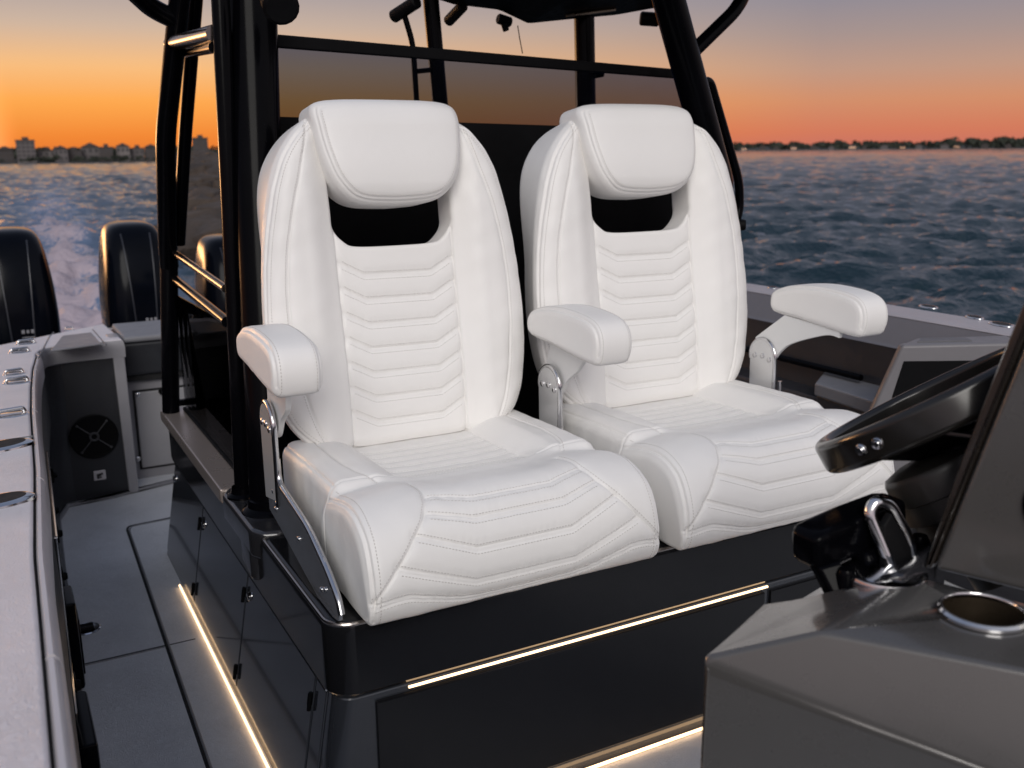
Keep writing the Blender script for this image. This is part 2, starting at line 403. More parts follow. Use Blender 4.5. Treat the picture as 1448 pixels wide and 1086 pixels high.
# --- headrest
hp = smooth_path([(0, .757), (.10, .756), (.150, .750), (.168, .732), (.168, .69), (.160, .635), (.144, .585), (.115, .548), (.075, .531), (0, .526)], 6)
HOUT = [tuple(p) for p in hp] + [(-p[0], p[1]) for p in hp[::-1][1:-1]]
D_HEAD = Field2(HOUT, (-.22, .48), (.22, .80))
def head_front(u, w):
    return .022 + .016 * np.exp(-((w - .60) / .09) ** 2) - .05 * np.clip((.575 - w) / .05, 0, 2) ** 2 * .35 - .030 * np.clip((w - .69) / .065, 0, 2) ** 2 - .018 * (u / .17) ** 4
def f_head(u, w, n):
    fr = head_front(u, w); lo = -.125 + .02 * (1 - sstep(w, .55, .7)); q = np.abs(n - (fr + lo) / 2) - (fr - lo) / 2
    return rnd(D_HEAD(u, w), q, .026)
def build_head(parent):
    V, Q, Nn = nets(f_head, (-.19, .505, -.145), (.19, .775, .055), .0027)
    u, w, n = V.T; fr = head_front(u, w); d = D_HEAD(u, w); front = sstep(Nn[:, 2], .1, .5)
    lo = -.125; dis = np.zeros(len(V))
    m = (w < .735)
    di = np.abs(d + .0145); dis += np.where(m & (u < .1), crease(di, .0015, .0016, .0004, .006), 0) * front
    q = n - fr; cs = np.abs(d - q); edge = (d > -.02) & (q > -.02)
    dis += np.where(edge & m, -.0024 * np.exp(-(cs / .0033) ** 2), 0)
    L = b2l(V + Nn * dis[:, None]); o = mesh_np('headrest', L, Q, VINYL, parent)
    pin = offset2(np.array(HOUT + [HOUT[0]]), -.0185)[1:-1]
    if D_HEAD(pin[:, 0], pin[:, 1]).mean() > 0: pin = offset2(np.array(HOUT + [HOUT[0]]), .0185)[1:-1]
    pin = pin[pin[:, 1] < .728]
    stitches([b2l(np.c_[pin, head_front(pin[:, 0], pin[:, 1])])], L, Q, 'stitching', o)
    return o
# --- seat cushion
BOL = [tuple(p) for p in smooth_path([(.10, .004), (.0, .002), (-.030, .008), (-.047, .040), (-.050, .080), (-.038, .130), (-.012, .172), (.030, .197), (.080, .204), (.140, .195), (.190, .179), (.226, .145), (.235, .10), (.235, .02), (.20, .004)], 6, True)]
D_BOL = Field2(BOL, (-.09, -.04), (.30, .26))
TOPLINE = np.array([p for p in smooth_path([(.30, .172), (.235, .172), (.190, .179), (.140, .195), (.080, .204), (.030, .197), (-.012, .172), (-.038, .130), (-.050, .080), (-.047, .040), (-.030, .008)], 6)])
def rear_top(x, y):
    a = np.abs(x); return .166 + .034 * sstep(a, .120, .20) - .006 * sstep(y, .25, .5)
def f_cush(x, y, z):
    a = np.abs(x)
    fb = rnd(D_BOL(y, z + .010 * sstep(a, .16, .30) ** 2 * sstep(z, .05, .15) + .009 * (1 - sstep(a, .10, .20)) * sstep(y, .03, .12)), a - .300 - .004 * np.sin(np.clip(z / .2, 0, 1) * 3.14), .009 + .021 * sstep(z, .01, .10))
    ft = rnd(rnd(a - .292, np.abs(y - .345) - .185, .03), z - rear_top(x, y), .034)
    ft = rnd(ft, .004 - z, .008)
    k = .012 + .036 * (1 - sstep(a, .125, .2))
    return smin(fb, ft, k)
def top_arc(y, z): return seg_dist(y, z, TOPLINE)[1]
LT = np.r_[0, np.cumsum(np.linalg.norm(np.diff(TOPLINE, axis=0), axis=1))]
def arc_pt(s): return np.stack([np.interp(s, LT, TOPLINE[:, 0]), np.interp(s, LT, TOPLINE[:, 1])], -1)
cush_arc = [tuple(p) for p in smooth_path([(.158, .185), (.160, .225), (.164, .270), (.182, .315), (.210, .352), (.247, .397), (.300, .455)], 6)]
cush_chev = [[(-.160, .270), (-.082, .294), (.082, .294), (.160, .270)], [(-.174, .311), (-.093, .336), (.093, .336), (.174, .311)],
             [(-.206, .348), (-.099, .390), (.099, .390), (.206, .348)], [(-.245, .398), (-.103, .450), (.103, .450), (.245, .398)],
             [tuple(p) for p in smooth_path([(-.299, .457), (-.24, .450), (-.19, .462), (-.10, .485), (.10, .485), (.19, .462), (.24, .450), (.299, .457)], 4)]]
rear_seam = [tuple(p) for p in smooth_path([(.226, .50), (.230, .40), (.232, .30), (.222, .22), (.200, .165)], 6)]
quilt = [[(-.138, y + .010), (-.075, y), (.075, y), (.138, y + .010)] for y in (.43, .39, .35, .31, .27, .23, .19)]
def build_cushion(parent):
    V, Q, Nn = nets(f_cush, (-.325, -.07, -.012), (.325, .56, .235), .0027)
    x, y, z = V.T; a = np.abs(x); s = top_arc(y, z); dis = np.zeros(len(V))
    up = sstep(np.maximum(Nn[:, 2], -Nn[:, 1]), .2, .5); bol = (y < .24)
    dis += sag(x, y, z) * .5
    d, _ = seg_dist(a, s, cush_arc); dis += np.where(bol & (z > .02), crease(d, .0034, .0021, .0022, .010), 0) * up
    for c in cush_chev:
        d, _ = seg_dist(x, s, c); d2, _ = seg_dist(x, s, np.array(c) + (0, .007))
        ins = bol & (a < .299)
        dis += np.where(ins, crease(d, .0020, .0017, .0026, .012) + crease(d2, .0013, .0015, 0, 1) + np.exp(-((d - .006) / .012) ** 2) * .0003 * np.sin(x * 310 + 4 * np.sin(x * 43 + s * 29)), 0) * up
    rear = y > .165
    top = sstep(Nn[:, 2], .4, .7)
    d, _ = seg_dist(a, y, rear_seam); dis += np.where(rear, crease(d, .0030, .0020, .0014, .008), 0) * top
    d = np.abs(a - .138); dis += np.where((y > .19), crease(d, .0030, .0021, .0016, .008), 0) * top
    for c in quilt:
        d, _ = seg_dist(x, y, c); dis += np.where(a < .137, crease(d, .0014, .0022, .0026, .011), 0) * top
    d = np.abs(y - .186 - .012 * np.abs(a - .2)); dis += np.where((a > .150), -.0034 * np.exp(-(d / .0024) ** 2), 0)
    # piping where the side panels meet the top and front
    da = D_BOL(y, z + .010 * sstep(a, .16, .30) ** 2); db = a - .300; e1 = (y < .185) & (z > .012)
    cs = np.abs(da - db); dis += np.where(e1 & (da > -.022) & (db > -.022), -.0030 * np.exp(-(cs / .0036) ** 2) + .0012 * np.exp(-((cs - .008) / .0035) ** 2), 0)
    cs = np.abs((a - .292) - (z - rear_top(x, y))); dis += np.where((y > .19) & (a > .262) & (z > .155), -.0028 * np.exp(-(cs / .0036) ** 2), 0)
    V2 = V + Nn * dis[:, None]; o = mesh_np('seat_cushion', V2, Q, VINYL, parent)
    cur = []
    def on(P):
        P = np.asarray(P, float); yz = arc_pt(P[:, 1]); return np.c_[P[:, 0], yz]
    def flat(P): P = np.asarray(P, float); return np.c_[P[:, 0], P[:, 1], rear_top(P[:, 0], P[:, 1])]
    for c in cush_chev:
        c = resample(c, .004); cur += [on(c - (0, .0045)), on(c + (0, .0115))]
    for sg in (-1, 1):
        p = np.array(cush_arc) * (sg, 1); cur.append(on(offset2(p, -.0055 * sg)))
        p = np.array(rear_seam) * (sg, 1); cur.append(flat(offset2(p, .005 * sg)))
        b = np.array([q for q in TOPLINE if q[0] < .175]); cur.append(np.c_[np.full(len(b), sg * .283), b])
    for c in quilt[::1]: cur.append(flat(resample(c, .004) + (0, .004)))
    stitches(cur, V2, Q, 'stitching', o)
    return o
# --- armrest: a pad on a steel bracket; local y = 0 at the nose, aft positive, z = 0 at the nose's underside
PADP = [tuple(p) for p in smooth_path([(.0, .018), (.012, .001), (.045, -.001), (.12, .006), (.20, .013), (.27, .016), (.293, .026), (.298, .046), (.288, .068), (.24, .086), (.16, .096), (.08, .094), (.03, .086), (.006, .070), (-.003, .045)], 5, True)]
D_PAD = Field2(PADP, (-.04, -.04), (.34, .14))
def f_pad(x, y, z): return rnd(D_PAD(y, z), np.abs(x) - .046 + .006 * sstep(y, .1, .3), .020)
def build_pad(parent):
    V, Q, Nn = nets(f_pad, (-.06, -.025, -.02), (.06, .315, .115), .0025)
    x, y, z = V.T; d = D_PAD(y, z); q = np.abs(x) - .046 + .006 * sstep(y, .1, .3); cs = d - q
    edge = (d > -.015) & (q > -.015) & (z > .02)
    dis = np.where(edge, -.0026 * np.exp(-(cs / .0032) ** 2) + .0008 * np.exp(-((np.abs(cs) - .008) / .003) ** 2), 0)
    V2 = V + Nn * dis[:, None]; V2 = V2 * np.array([1.02, 1.07, 1.09]); o = mesh_np('arm_pad', V2, Q, VINYL, parent)
    line = np.array([p for p in PADP if p[1] > .02 or p[0] < .005])
    k = np.argmin(line[:, 0] * 0 + np.abs(line[:, 1] - .026) + (line[:, 0] < .2)); line = np.roll(line, -k, axis=0)
    for sg in (-1, 1): stitches([np.c_[np.full(len(line), sg * .033), line * np.array([1.07, 1.09])]], V2, Q, 'stitching', o)
    return o

SIDEPL = surf('grey_steel_plate', (.34, .35, .37), .24, .8, var=.04, vscale=5, rvar=.03)
STEELGREY = surf('brushed_plate', (.66, .66, .66), .30, .55, var=.02, vscale=3, rvar=.02)
def slots(mb, x, pts, r=.0055):
    for y, z in pts: mb.lathe([(0, .0), (r * .6, .0), (r * .6, .0016), (r, .0016), (r, .0)], (x, y, z), (-1, 0, 0), 12)
def build_armrest(seat, side, nose, zb, full_post=True):
    """side -1 = left of the sitter in the picture, nose = (x, y) of the pad's front, zb = its underside above the base"""
    arm = bpy.data.objects.new('armrest', None); COL.objects.link(arm); arm.parent = seat; arm.location = (nose[0], nose[1], zb)
    pad = build_pad(arm)
    ox, oy, oz = nose[0], nose[1], zb
    bx = side * .326 - ox
    def T(p): return [(p_[0] - oy, p_[1] - oz) for p_ in p]
    web = MB()                                            # white web plate under the pad
    hy_, hz_ = .420, .262; HR = .045
    top = [(oy + .075, oz + .004), (oy + .16, oz + .012), (oy + .262, oz + .018)]
    lo = [tuple(p) for p in smooth_path([(hy_ + .032, hz_ - .004), (hy_ + .012, hz_ - .030), (hy_ - .022, hz_ - .022), (hy_ - .055, hz_ + .018), (hy_ - .10, hz_ + .050), (oy + .12, oz - .012), (oy + .075, oz - .012)], 5)]
    pol = T(top[::-1] + lo[::-1]) if False else T(top + [(max(hy_ + .036, oy + .262), hz_ + .045)] + lo)
    web.prism([(bx - side * .004 - .006, y, z) for y, z in pol], (.012, 0, 0), .0025, 2)
    w = web.build('arm_bracket', PLATE, arm)
    # steel side plate with a rounded top, polished rim, and slotted bolts
    st = MB(); A = [(hy_ + HR * math.cos(t), hz_ + HR * math.sin(t)) for t in np.linspace(math.pi * -.08, math.pi * 1.0, 18)]
    plate = A + [(hy_ - .046, hz_ - .06), (hy_ - .048, .155), (hy_ - .040, .110), (hy_ + .040, .095)]
    st.prism([(bx - .008, y, z) for y, z in T(plate)], (-.010, 0, 0), .002, 2)
    s1 = st.build('hinge_plate', STEELGREY, arm)
    rim = MB(); rp = [(bx - .0125, y, z) for y, z in T([(hy_ - .045, .10)] + [(hy_ - .0465, hz_ - .05)] + A[::-1])]
    rim.tube(rp, .0062, 10); rim.build('steel_rim', CHROME, arm)
    for yy, zz in ((hy_ + .024, hz_), (hy_ - .004, hz_ + .002), (hy_ - .030, hz_ - .004)):
        bo = MB()
        bo.lathe([(0, .004), (.005, .004), (.007, .0025), (.007, 0)], (bx - .0175, yy - oy, zz - oz), (-1, 0, 0), 14)
        bo.build('bolt', CHROME, arm)
    # lower bar: from the post forward along the cushion
    lb = MB(); bar = [(hy_ + .030, .165), (hy_ - .046, .165), (hy_ - .095, .140), (.180, .118), (.07, .074), (.022, .044), (.008, .024), (.012, .008), (.045, .002), (.13, .003), (hy_ - .05, .055), (hy_ + .030, .070)]
    lb.prism([(bx + side * .006, y, z) for y, z in T(bar)], (side * .009, 0, 0), .0025, 2)
    l = lb.build('side_plate', SIDEPL if side < 0 else PLATE, arm)
    ch = MB(); ch.tube(bend([(bx + side * .010, y, z) for y, z in T([(hy_ - .044, .20), (hy_ - .048, .150), (.180, .122), (.07, .078), (.020, .047), (.006, .022)])], .03), .0062, 12); ch.build('steel_edge', CHROME, arm)
    for yy, zz in ((hy_ - .02, .125), (hy_ - .04, .105), (hy_ - .03, .09), (.23, .082), (.10, .032), (.075, .042)):
        bb = MB(); bb.lathe([(0, .0035), (.004, .0035), (.0055, .002), (.0055, 0)], (bx + side * .0152, yy - oy, zz - oz), (side, 0, 0), 12); bb.build('bolt', CHROME, arm)
    return arm

seat1 = empty('helm_chair', 'white stitched helm chair nearest the black mast pole, single armrest on its pole side', 'chair', (.430, -.012, SEAT_Z), 'white helm chairs side by side')
back1 = build_back(seat1); head1 = build_head(seat1); cush1 = build_cushion(seat1)
seat2 = copy_tree(seat1); seat2.location = (1.090, -.012, SEAT_Z)
tag(seat2, 'white stitched helm chair beside the steering wheel, armrests on both sides', 'chair', 'white helm chairs side by side')
for ch in seat2.children:
    if ch.name.startswith('backrest'): ch.scale.x = 1.06; ch.location.x = .010
build_armrest(seat1, -1, (-.333, .190), .366)
build_armrest(seat2, -1, (-.327, .168), .354)
build_armrest(seat2, 1, (.352, .092), .362)
# ------------------------------------------------------------------ seat base cabinet
X0, X1, YB = .072, 1.470, 1.66
cab = empty('seat_base_cabinet', 'glossy dark charcoal cabinet carrying both helm chairs, with warm light strips', 'cabinet', (.77, .8, 0))
def P_(o): o.matrix_parent_inverse = Matrix.Translation(-Vector(o.parent.location)); return o
def round_rect(x0, x1, y0, y1, r, n=7):
    out = []
    for cx, cy, a0 in ((x1 - r, y0 + r, -90), (x1 - r, y1 - r, 0), (x0 + r, y1 - r, 90), (x0 + r, y0 + r, 180)):
        for k in range(n + 1):
            a = math.radians(a0 + 90 * k / n); out.append((cx + r * math.cos(a), cy + r * math.sin(a)))
    return out
def shell(layers, r=.05):                                # stacked inset outlines: (inset, z)
    fr = [[(x, y, z) for x, y in round_rect(X0 + i, X1 - i, 0 + i, YB - i, max(.008, r - i))] for i, z in layers]
    return MB().sweep(fr, True)
P_(shell([(.010, .312), (.004, .314), (.0, .320), (0, .438), (.003, .448), (.010, .4545), (.018, .4575)]).build('top_moulding', BASEBLK, cab, 30))
SHK = .175
def shx(z): return SHK * (z - .300) if z < .300 else 0.0
SHM = Matrix(((1, 0, SHK, -SHK * .300), (0, 1, 0, 0), (0, 0, 1, 0), (0, 0, 0, 1)))
fr = []
for i, z in ((.011, .0), (.012, .02), (.012, .302), (.018, .3095), (.03, .312)):
    fr.append([(x + (shx(z) * max(0, min(1, (.5 - x) / .42))), y, z) for x, y in round_rect(X0 + i, X1 - i, 0 + i, YB - i, max(.008, .05 - i))])
P_(MB().sweep(fr, True).build('body', DOORM, cab, 30))
tr = MB(); o_ = round_rect(X0 + .006, X1 - .006, .006, YB - .006, .046); tr.tube([(x, y, .4515) for x, y in o_[16:] + o_[:1]], .0042, 8)
P_(tr.build('polished_edge_trim', surf('bronze_steel', (.40, .36, .33), .2, 1.0, var=.05), cab))
tr = MB(); tr.tube([(X0 + .004, y, .3135) for y in np.linspace(.05, YB - .05, 12)], .0026, 8); P_(tr.build('door_line_trim', CHROME, cab))
# side doors and their hinges, front drawers
ys = [.062, .128, .650, 1.165, 1.61]
for a, b in zip(ys[:-1], ys[1:]):
    m = MB().box((X0 + .0085, a + .004, .020), (X0 + .022, b - .004, .299), .003, 2, SHM); d = P_(m.build('door', DOORM, cab))
    if b - a > .2:
        for zz in (.06, .25):
            h = MB(); h.box((X0 + .001, a + .006, zz - .012), (X0 + .0085, a + .016, zz + .012), .002, 2, SHM); h.tube([(X0 + .003 + shx(zz - .018), a + .004, zz - .018), (X0 + .003 + shx(zz + .018), a + .004, zz + .018)], .0042, 8)
            hh = h.build('hinge', BLACKMAT, d)
        l = MB(); l.lathe([(0, .006), (.008, .006), (.011, .003), (.011, 0)], (X0 + .0085 + shx(.258), b - .03, .258), (-1, 0, 0), 16); l.build('latch', CHROME, d)
for a, b in ((.150, 1.075), (1.085, 1.40)):
    P_(MB().box((a + .003, .004, .034), (b - .003, .020, .290), .004).build('front_panel', BASEBLK, cab))
# light strips: under the moulding on the front and along the foot of front and side
def led(name, pts, r=.0042, run=None):
    m = MB(); m.tube(pts, r, 8); return P_(m.build(name, LEDM, cab))
led('light_strip', [(.215, .003, .3035), (1.075, .003, .3035)], .0026)
led('light_strip', [(.10, -.004, .008), (1.40, -.004, .008)], .0032)
led('light_strip', [(X0 - .050, .06, .0065), (X0 - .050, 1.335, .0065)], .0028)
# fairing under the mast pole foot, and the sill that carries the side glass
f = MB(); f.prism([(x, y, .40) for x, y in ((.058, .50), (.075, .465), (.115, .455), (.19, .47), (.20, .66), (.19, .78), (.075, .80), (.056, .76))], (0, 0, .068), .012, 3)
f.prism([(.0575, .505, .342), (.0575, .60, .36), (.09, .60, .36), (.09, .495, .342)], (0, 0, .075), .010, 2)
P_(f.build('pole_foot_fairing', GELDARK, cab))
s = MB(); s.box((.056, .785, .432), (.150, 1.652, .470), .008); P_(s.build('glass_sill', surf('sunset_tinted_sill', (.40, .34, .31), .28, .6, var=.03, vscale=2, rvar=.02), cab))  # warm sunset reflection painted into the sill's base colour
s = MB(); s.box((.118, .79, .4705), (.128, 1.60, .482), .003); P_(s.build('glass_channel', BLACKMAT, cab))

# ------------------------------------------------------------------ pipe frame, smoked glass and hardtop
top = empty('hardtop_frame', 'black pipework tower with smoked glass and a hardtop behind the chairs', 'boat tower', (.8, .9, SEAT_Z))
def pipe(name, pts, r, m=BLACKTUBE, n=18): o = MB().tube(pts, r, n).build(name, m, top); return P_(o)
bp_ = hz(366, 738, .470); tp_ = hy(361, -40, .64)
big0 = np.array([.1300, .600, .462]); big1 = hy(353, -60, .86)
pipe('main_pole', [big0, big0 + (big1 - big0) * .5, big1], [.0455, .0520, .0575], n=28)
m = MB(); m.lathe([(0, 0), (.062, 0), (.064, .006), (.060, .012), (.050, .018), (.047, .034), (.040, .036)], big0, (0, 0, 1), 32); P_(m.build('pole_flange', BLACKTUBE, top))
sl0 = np.array([.0985, .720, .466]); sl1 = hy(309, -60, .80)
pipe('side_pole', [sl0, sl1], [.0205, .0200])
m = MB(); m.lathe([(0, 0), (.038, 0), (.038, .006), (.029, .012), (.026, .026)], sl0, (0, 0, 1), 24); P_(m.build('pole_flange', BLACKTUBE, top))
P_(MB().tube([big0 + (big1 - big0) * .46 + (-.05, .03, 0), big0 + (big1 - big0) * .46 + (-.012, .02, 0)], .009, 10).build('clamp', surf('bronze_clamp', (.2, .17, .15), .3, 1.0), top))
r0 = np.array([.082, 1.60, .470]); r1 = hy(239, 372, 1.60); r2 = hy(237, 345, 1.575); r3 = hy(234, 190, 1.46); r4 = hy(253, 10, 1.30); r5 = r4 + (r4 - r3) * .5
pipe('rear_leg', bend([r0, hy(240, 470, 1.60), r1], .03), .0262)
pipe('rear_leg', bend([r1 + (0, 0, -.01), r2, r3, r4, r5], .05), .0275)
q0 = hy(253, 345, 1.60); q1 = hy(262, 190, 1.50); q2 = hy(277, 0, 1.34); q3 = q2 + (q2 - q1) * .4
pipe('inner_leg', bend([q0, q1, q2, q3], .05), .0185)
pipe('grab_bar', [hy(241, 62, 1.40), hy(303, 47, .80)], .0185, surf('polished_black_rail', (.25, .22, .20), .22, 1.0))
pipe('grab_bar', [hy(262, 76, 1.42), hy(303, 67, .80)], .0125)
pipe('rail', bend([hy(246, 357, 1.58), hy(319, 408, .775)], .05), .0095, surf('bronze_rail', (.16, .14, .13), .25, 1.0))
pipe('rail', bend([hy(246, 394, 1.58), hy(321, 455, .765)], .05), .0125)
pipe('brace', bend([r4 + (r3 - r4) * .10, hy(215, 12, 1.30), hy(160, -40, 1.2)], .06), .0255)
# side glass between sill and lower rail
g0, g1, g2, g3 = np.array([.122, .76, .478]), np.array([.122, 1.575, .478]), hx(248, 400, .118), hx(311, 452, .118)
g2 = np.array([.118, 1.575, .84]); g3 = np.array([.112, .76, .865])
P_(MB().prism([g0, g1, g2, g3], (.006, 0, 0), .001, 1).build('side_glass', SIDEGLASS, top))
for y, z in ((1.585, .50), (1.585, .78)): P_(MB().box((.105, y - .010, z - .010), (.14, y + .010, z + .010), .003).build('glass_clip', BLACKTUBE, top))
# right leg, grab handle and braces
a0 = hy(1062, 420, .80); a1 = hy(1022, 280, .78); a2 = hy(962, 60, .76); a3 = hy(935, -40, .75)
pipe('main_pole', bend([np.array([1.43, .80, .46]), np.array([1.445, .80, 1.0]), a1, a2, a3], .12), .0440, n=24)
pipe('grab_handle', bend([hy(986, 122, .80), hy(1003, 112, .81), hy(1045, 256, .83), hy(1046, 300, .83), hy(1030, 335, .82)], .035), .0135)
P_(MB().lathe([(0, .02), (.014, .02), (.017, .014), (.017, 0)], hy(1045, 318, .82), (.8, -.6, 0), 16).build('knob', BLACKMAT, top))
pipe('brace', bend([hy(975, 78, .78), hy(1045, 10, .80), hy(1064, -40, .82)], .05), .0200)
# glass screen behind the chairs
wl0, wl1 = hy(378, 47, .93), hy(378, 168, .93); wr0, wr1 = hy(962, 98, .94), hy(985, 186, .94)
def lerp(a, b, t): return np.asarray(a) + (np.asarray(b) - np.asarray(a)) * t
fr = MB(); th = np.array([0, .022, 0])
def bar(a, b, wa, wb): fr.prism([a, b, np.asarray(b) - (0, 0, wb), np.asarray(a) - (0, 0, wa)], th, .004, 2)
bar(wl0, wr0, .030, .026); 
fr.prism([wl0 - (0, 0, .0302), wl0 + (.020, 0, -.0302), wl1 + (.018, 0, -.0), wl1], th, .003, 1)
P_(fr.build('screen_frame', BLACKMAT, top, 30))
back = MB(); zl = wl1[2]
back.prism([(.24, .933, .459), (1.53, .943, .459), wr1 + (.02, 0, .004), wl1 + (-.002, 0, .006)], (0, .02, 0), .003, 1)
P_(back.build('back_panel', BLACKMAT, top, 30))
gl = MB(); gl.prism([wl0 + (.018, .008, -.026), wr0 + (-.01, .008, -.024), wr1 + (0, .008, .0), wl1 + (.016, .008, .002)], (0, .005, 0))
P_(gl.build('screen_glass', GLASS, top))
# things of the tower seen through and above the glass
pipe('rear_post', [hy(628, 210, 1.35), hy(611, 20, 1.35), hy(606, -40, 1.35)], .0245)
pipe('ladder_rail', bend([hy(590, 160, 1.36), hy(584, 62, 1.36), hy(572, 22, 1.36)], .05), .0088)
pipe('ladder_rung', [hy(588, 101, 1.36), hy(618, 98, 1.36)], .0075)
pipe('rear_post', [hy(829, 190, 1.30), hy(826, 20, 1.30)], .0330)
pipe('fitting', [hy(836, 107, 1.26), hy(852, 104, 1.26)], .011)
ht = MB()
def slab(px, y, z0, z1): pass
hp_ = [hy(556, -18, 1.36), hy(640, 8, 1.36), hy(705, 16, 1.34), hy(745, 35, 1.32), hy(870, 22, 1.28), hy(930, 12, 1.22), hy(985, -25, 1.15)]
ht.prism([*hp_, hy(985, -110, 1.15), hy(556, -110, 1.36)], (0, -1.0, .20), .012, 2)
P_(ht.build('hardtop', BLACKMAT, top, 30))
m = MB(); m.tube([hy(870, 13, 1.20), hy(800, 22, 1.22)], .006, 8); P_(m.build('edge_trim', surf('bronze_trim', (.35, .27, .2), .3, 1.0), top))
def lump(name, a, b, r): 
    P_(MB().lathe([(0, 0), (r * .8, 0), (r, r * .2), (r, np.linalg.norm(np.array(b) - a) - r * .2), (r * .8, np.linalg.norm(np.array(b) - a)), (0, np.linalg.norm(np.array(b) - a))], a, np.array(b) - a, 18).build(name, BLACKMAT, top))
lump('rod_holder', hy(556, 24, 1.40), hy(590, 2, 1.30), .019)
lump('rod_holder', hy(634, 30, 1.40), hy(655, 8, 1.30), .017)
lump('deck_light', hy(704, 26, 1.34), hy(722, 32, 1.34), .016)
lump('deck_light', hy(712, 32, 1.33), hy(716, 44, 1.33), .010)
lump('speaker_pod', hy(905, 26, 1.25), hy(932, 28, 1.22), .022)
P_(MB().tube([hy(732, 36, 1.34), hy(735, 55, 1.34), hy(739, 76, 1.34)], .0016, 6).build('cable', BLACKMAT, top))
lump('light_pod', hy(392, -6, .66), hy(398, 12, .60), .038)
# ------------------------------------------------------------------ boat hull
boat = empty('boat_hull', 'open boat hull with pale gunwales, grey non-skid deck and dark inner sides', 'boat', (.78, .5, 0))
def B_(o): o.parent = boat; o.matrix_parent_inverse = Matrix.Translation(-Vector(boat.location)); return o
ZG = lambda y: .72 - .055 * y
def gun(px, py, dz=0.0):
    d = ray(px, py); t = (.72 + dz - .055 * CAM[1] - CAM[2]) / (d[2] + .055 * d[1]); return CAM + d * t
ykn = [-3.2, -1.6, -.7, -.1, .4, 1.0, 1.4, 1.75, 2.05]
xkn = [-.372, -.378, -.374, -.362, -.340, -.322, -.305, -.286, -.262]
xin = lambda y: float(np.interp(y, ykn, xkn))
ST = np.r_[np.linspace(-3.2, -1.2, 8), np.linspace(-1.0, 2.10, 50)]
from math import cos, sin, pi
# gunwale deck: one plate that turns round the aft corner
inner = [(xin(y), y) for y in ST[::-1]]
corner = [(.036, 2.288), (-.12, 2.290), (-.185, 2.283), (-.220, 2.255), (-.242, 2.20), (-.254, 2.14)]
outer = [(-.665, -3.2), (-.665, 1.2), (-.635, 1.7), (-.56, 2.12), (-.44, 2.36), (-.30, 2.52), (.036, 2.90)]
plan = corner + inner + outer
B_(MB().prism([(x, y, ZG(y)) for x, y in plan], (0, 0, -.028), .006, 3).build('gunwale', DECKTOP, boat, 30))
hullside = [[(-.660, y, ZG(y) - .02), (-.668, y, ZG(y) - .06), (-.64, y, .1), (-.56, y, -.6)] for y in np.linspace(-3.2, 1.6, 12)] + [[(x, y, ZG(y) - .02), (x - .006, y, ZG(y) - .06), (x + .05, y - .02, .1), (x + .12, y - .05, -.6)] for x, y in outer[2:]] + [[(.78, 2.95, .55), (.78, 2.96, .5), (.78, 2.95, .1), (.78, 2.9, -.6)]]
B_(MB().sweep(hullside).build('topsides', GELLIGHT, boat, 40))
# seam, coaming roll and dark side liner
def lft(y): return xin(y)
gap = [[(lft(y) - .0005, y, ZG(y) - .004), (lft(y) + .002, y, ZG(y) - .010), (lft(y) + .002, y, ZG(y) - .03)] for y in ST]
B_(MB().sweep(gap).build('coaming_gap', SEAMBLK, boat))
def coam(y0, y1):
    fr = []
    for y in np.linspace(y0, y1, max(4, int((y1 - y0) / .06))):
        x = lft(y); z = ZG(y)
        fr.append([(x + .0025, y, z - .03), (x + .003, y, z - .006), (x + .006, y, z - .0015), (x + .011, y, z - .002), (x + .016, y, z - .008), (x + .019, y, z - .025), (x + .020, y, z - .072), (x + .017, y, z - .082), (x + .008, y, z - .085)])
    return B_(MB().sweep(fr, True).build('coaming_pad', GELLIGHT, boat, 40))
for a, b in ((-3.2, -.46), (-.452, .33), (.338, 1.02), (1.028, 1.72), (1.728, 2.12)): coam(a, b)
ykf = [-3.2, .5, 1.0, 1.6, 2.05, 2.2]; xkf = [-.31, -.302, -.285, -.266, -.249, -.24]
xfl = lambda y: float(np.interp(y, ykf, xkf))
lin = []
for y in ST:
    x = lft(y); z = ZG(y); f = xfl(y)
    lin.append([(x + .010, y, z - .082), (x + .018, y, z - .12), (x + .022, y, z * .62), (f - .028, y, .16), (f - .018, y, .05), (f, y, .004)])
lc = lin[-1]
for t in (.2, .45, .7, .9, 1.0):                          # rounded aft corner running into the quarter panel
    a = t * pi / 2; cx, cy = -.16, 2.205
    lin.append([(p[0] + (cx - p[0]) * (1 - cos(a)), 2.10 + (2.297 - 2.10) * sin(a), p[2] if i else ZG(2.2) - .075) for i, p in enumerate(lc)])
B_(MB().sweep(lin).build('side_liner', LINER, boat, 50))
# side hatch outline, latches and straps low on the liner
def lp(y, z, out=.004):
    f = xfl(y); x = lft(y); zz = [ZG(y) - .082, ZG(y) - .12, ZG(y) * .62, .16, .05, .004]; xx = [x + .010, x + .018, x + .022, f - .028, f - .018, f]
    return (float(np.interp(z, zz[::-1], xx[::-1])) + out, y, z)
m = MB()
m.tube(bend([lp(y, z) for y, z in ((.40, .56), (1.25, .50), (1.25, .12), (.40, .12))], .05), .0035, 8)
m.tube(bend([lp(y, z) for y, z in ((.40, .12), (.40, .56))], .05), .0035, 8)
B_(m.build('side_hatch_edge', CHROME, boat))
for y, z, h in ((.98, .20, .020), (1.22, .15, .016), (1.45, .19, .016), (.60, .15, .018), (1.75, .16, .016), (2.0, .2, .014)):
    p = lp(y, z); m = MB(); m.box((p[0] - .006, y - h, z - h * 1.6), (p[0] + .014, y + h, z + h * 1.6), .004); m.lathe([(0, .012), (h * .5, .012), (h * .7, .006), (h * .7, 0)], (p[0] + .012, y, z), (1, 0, 0), 12); B_(m.build('side_latch', BLACKMAT, boat))
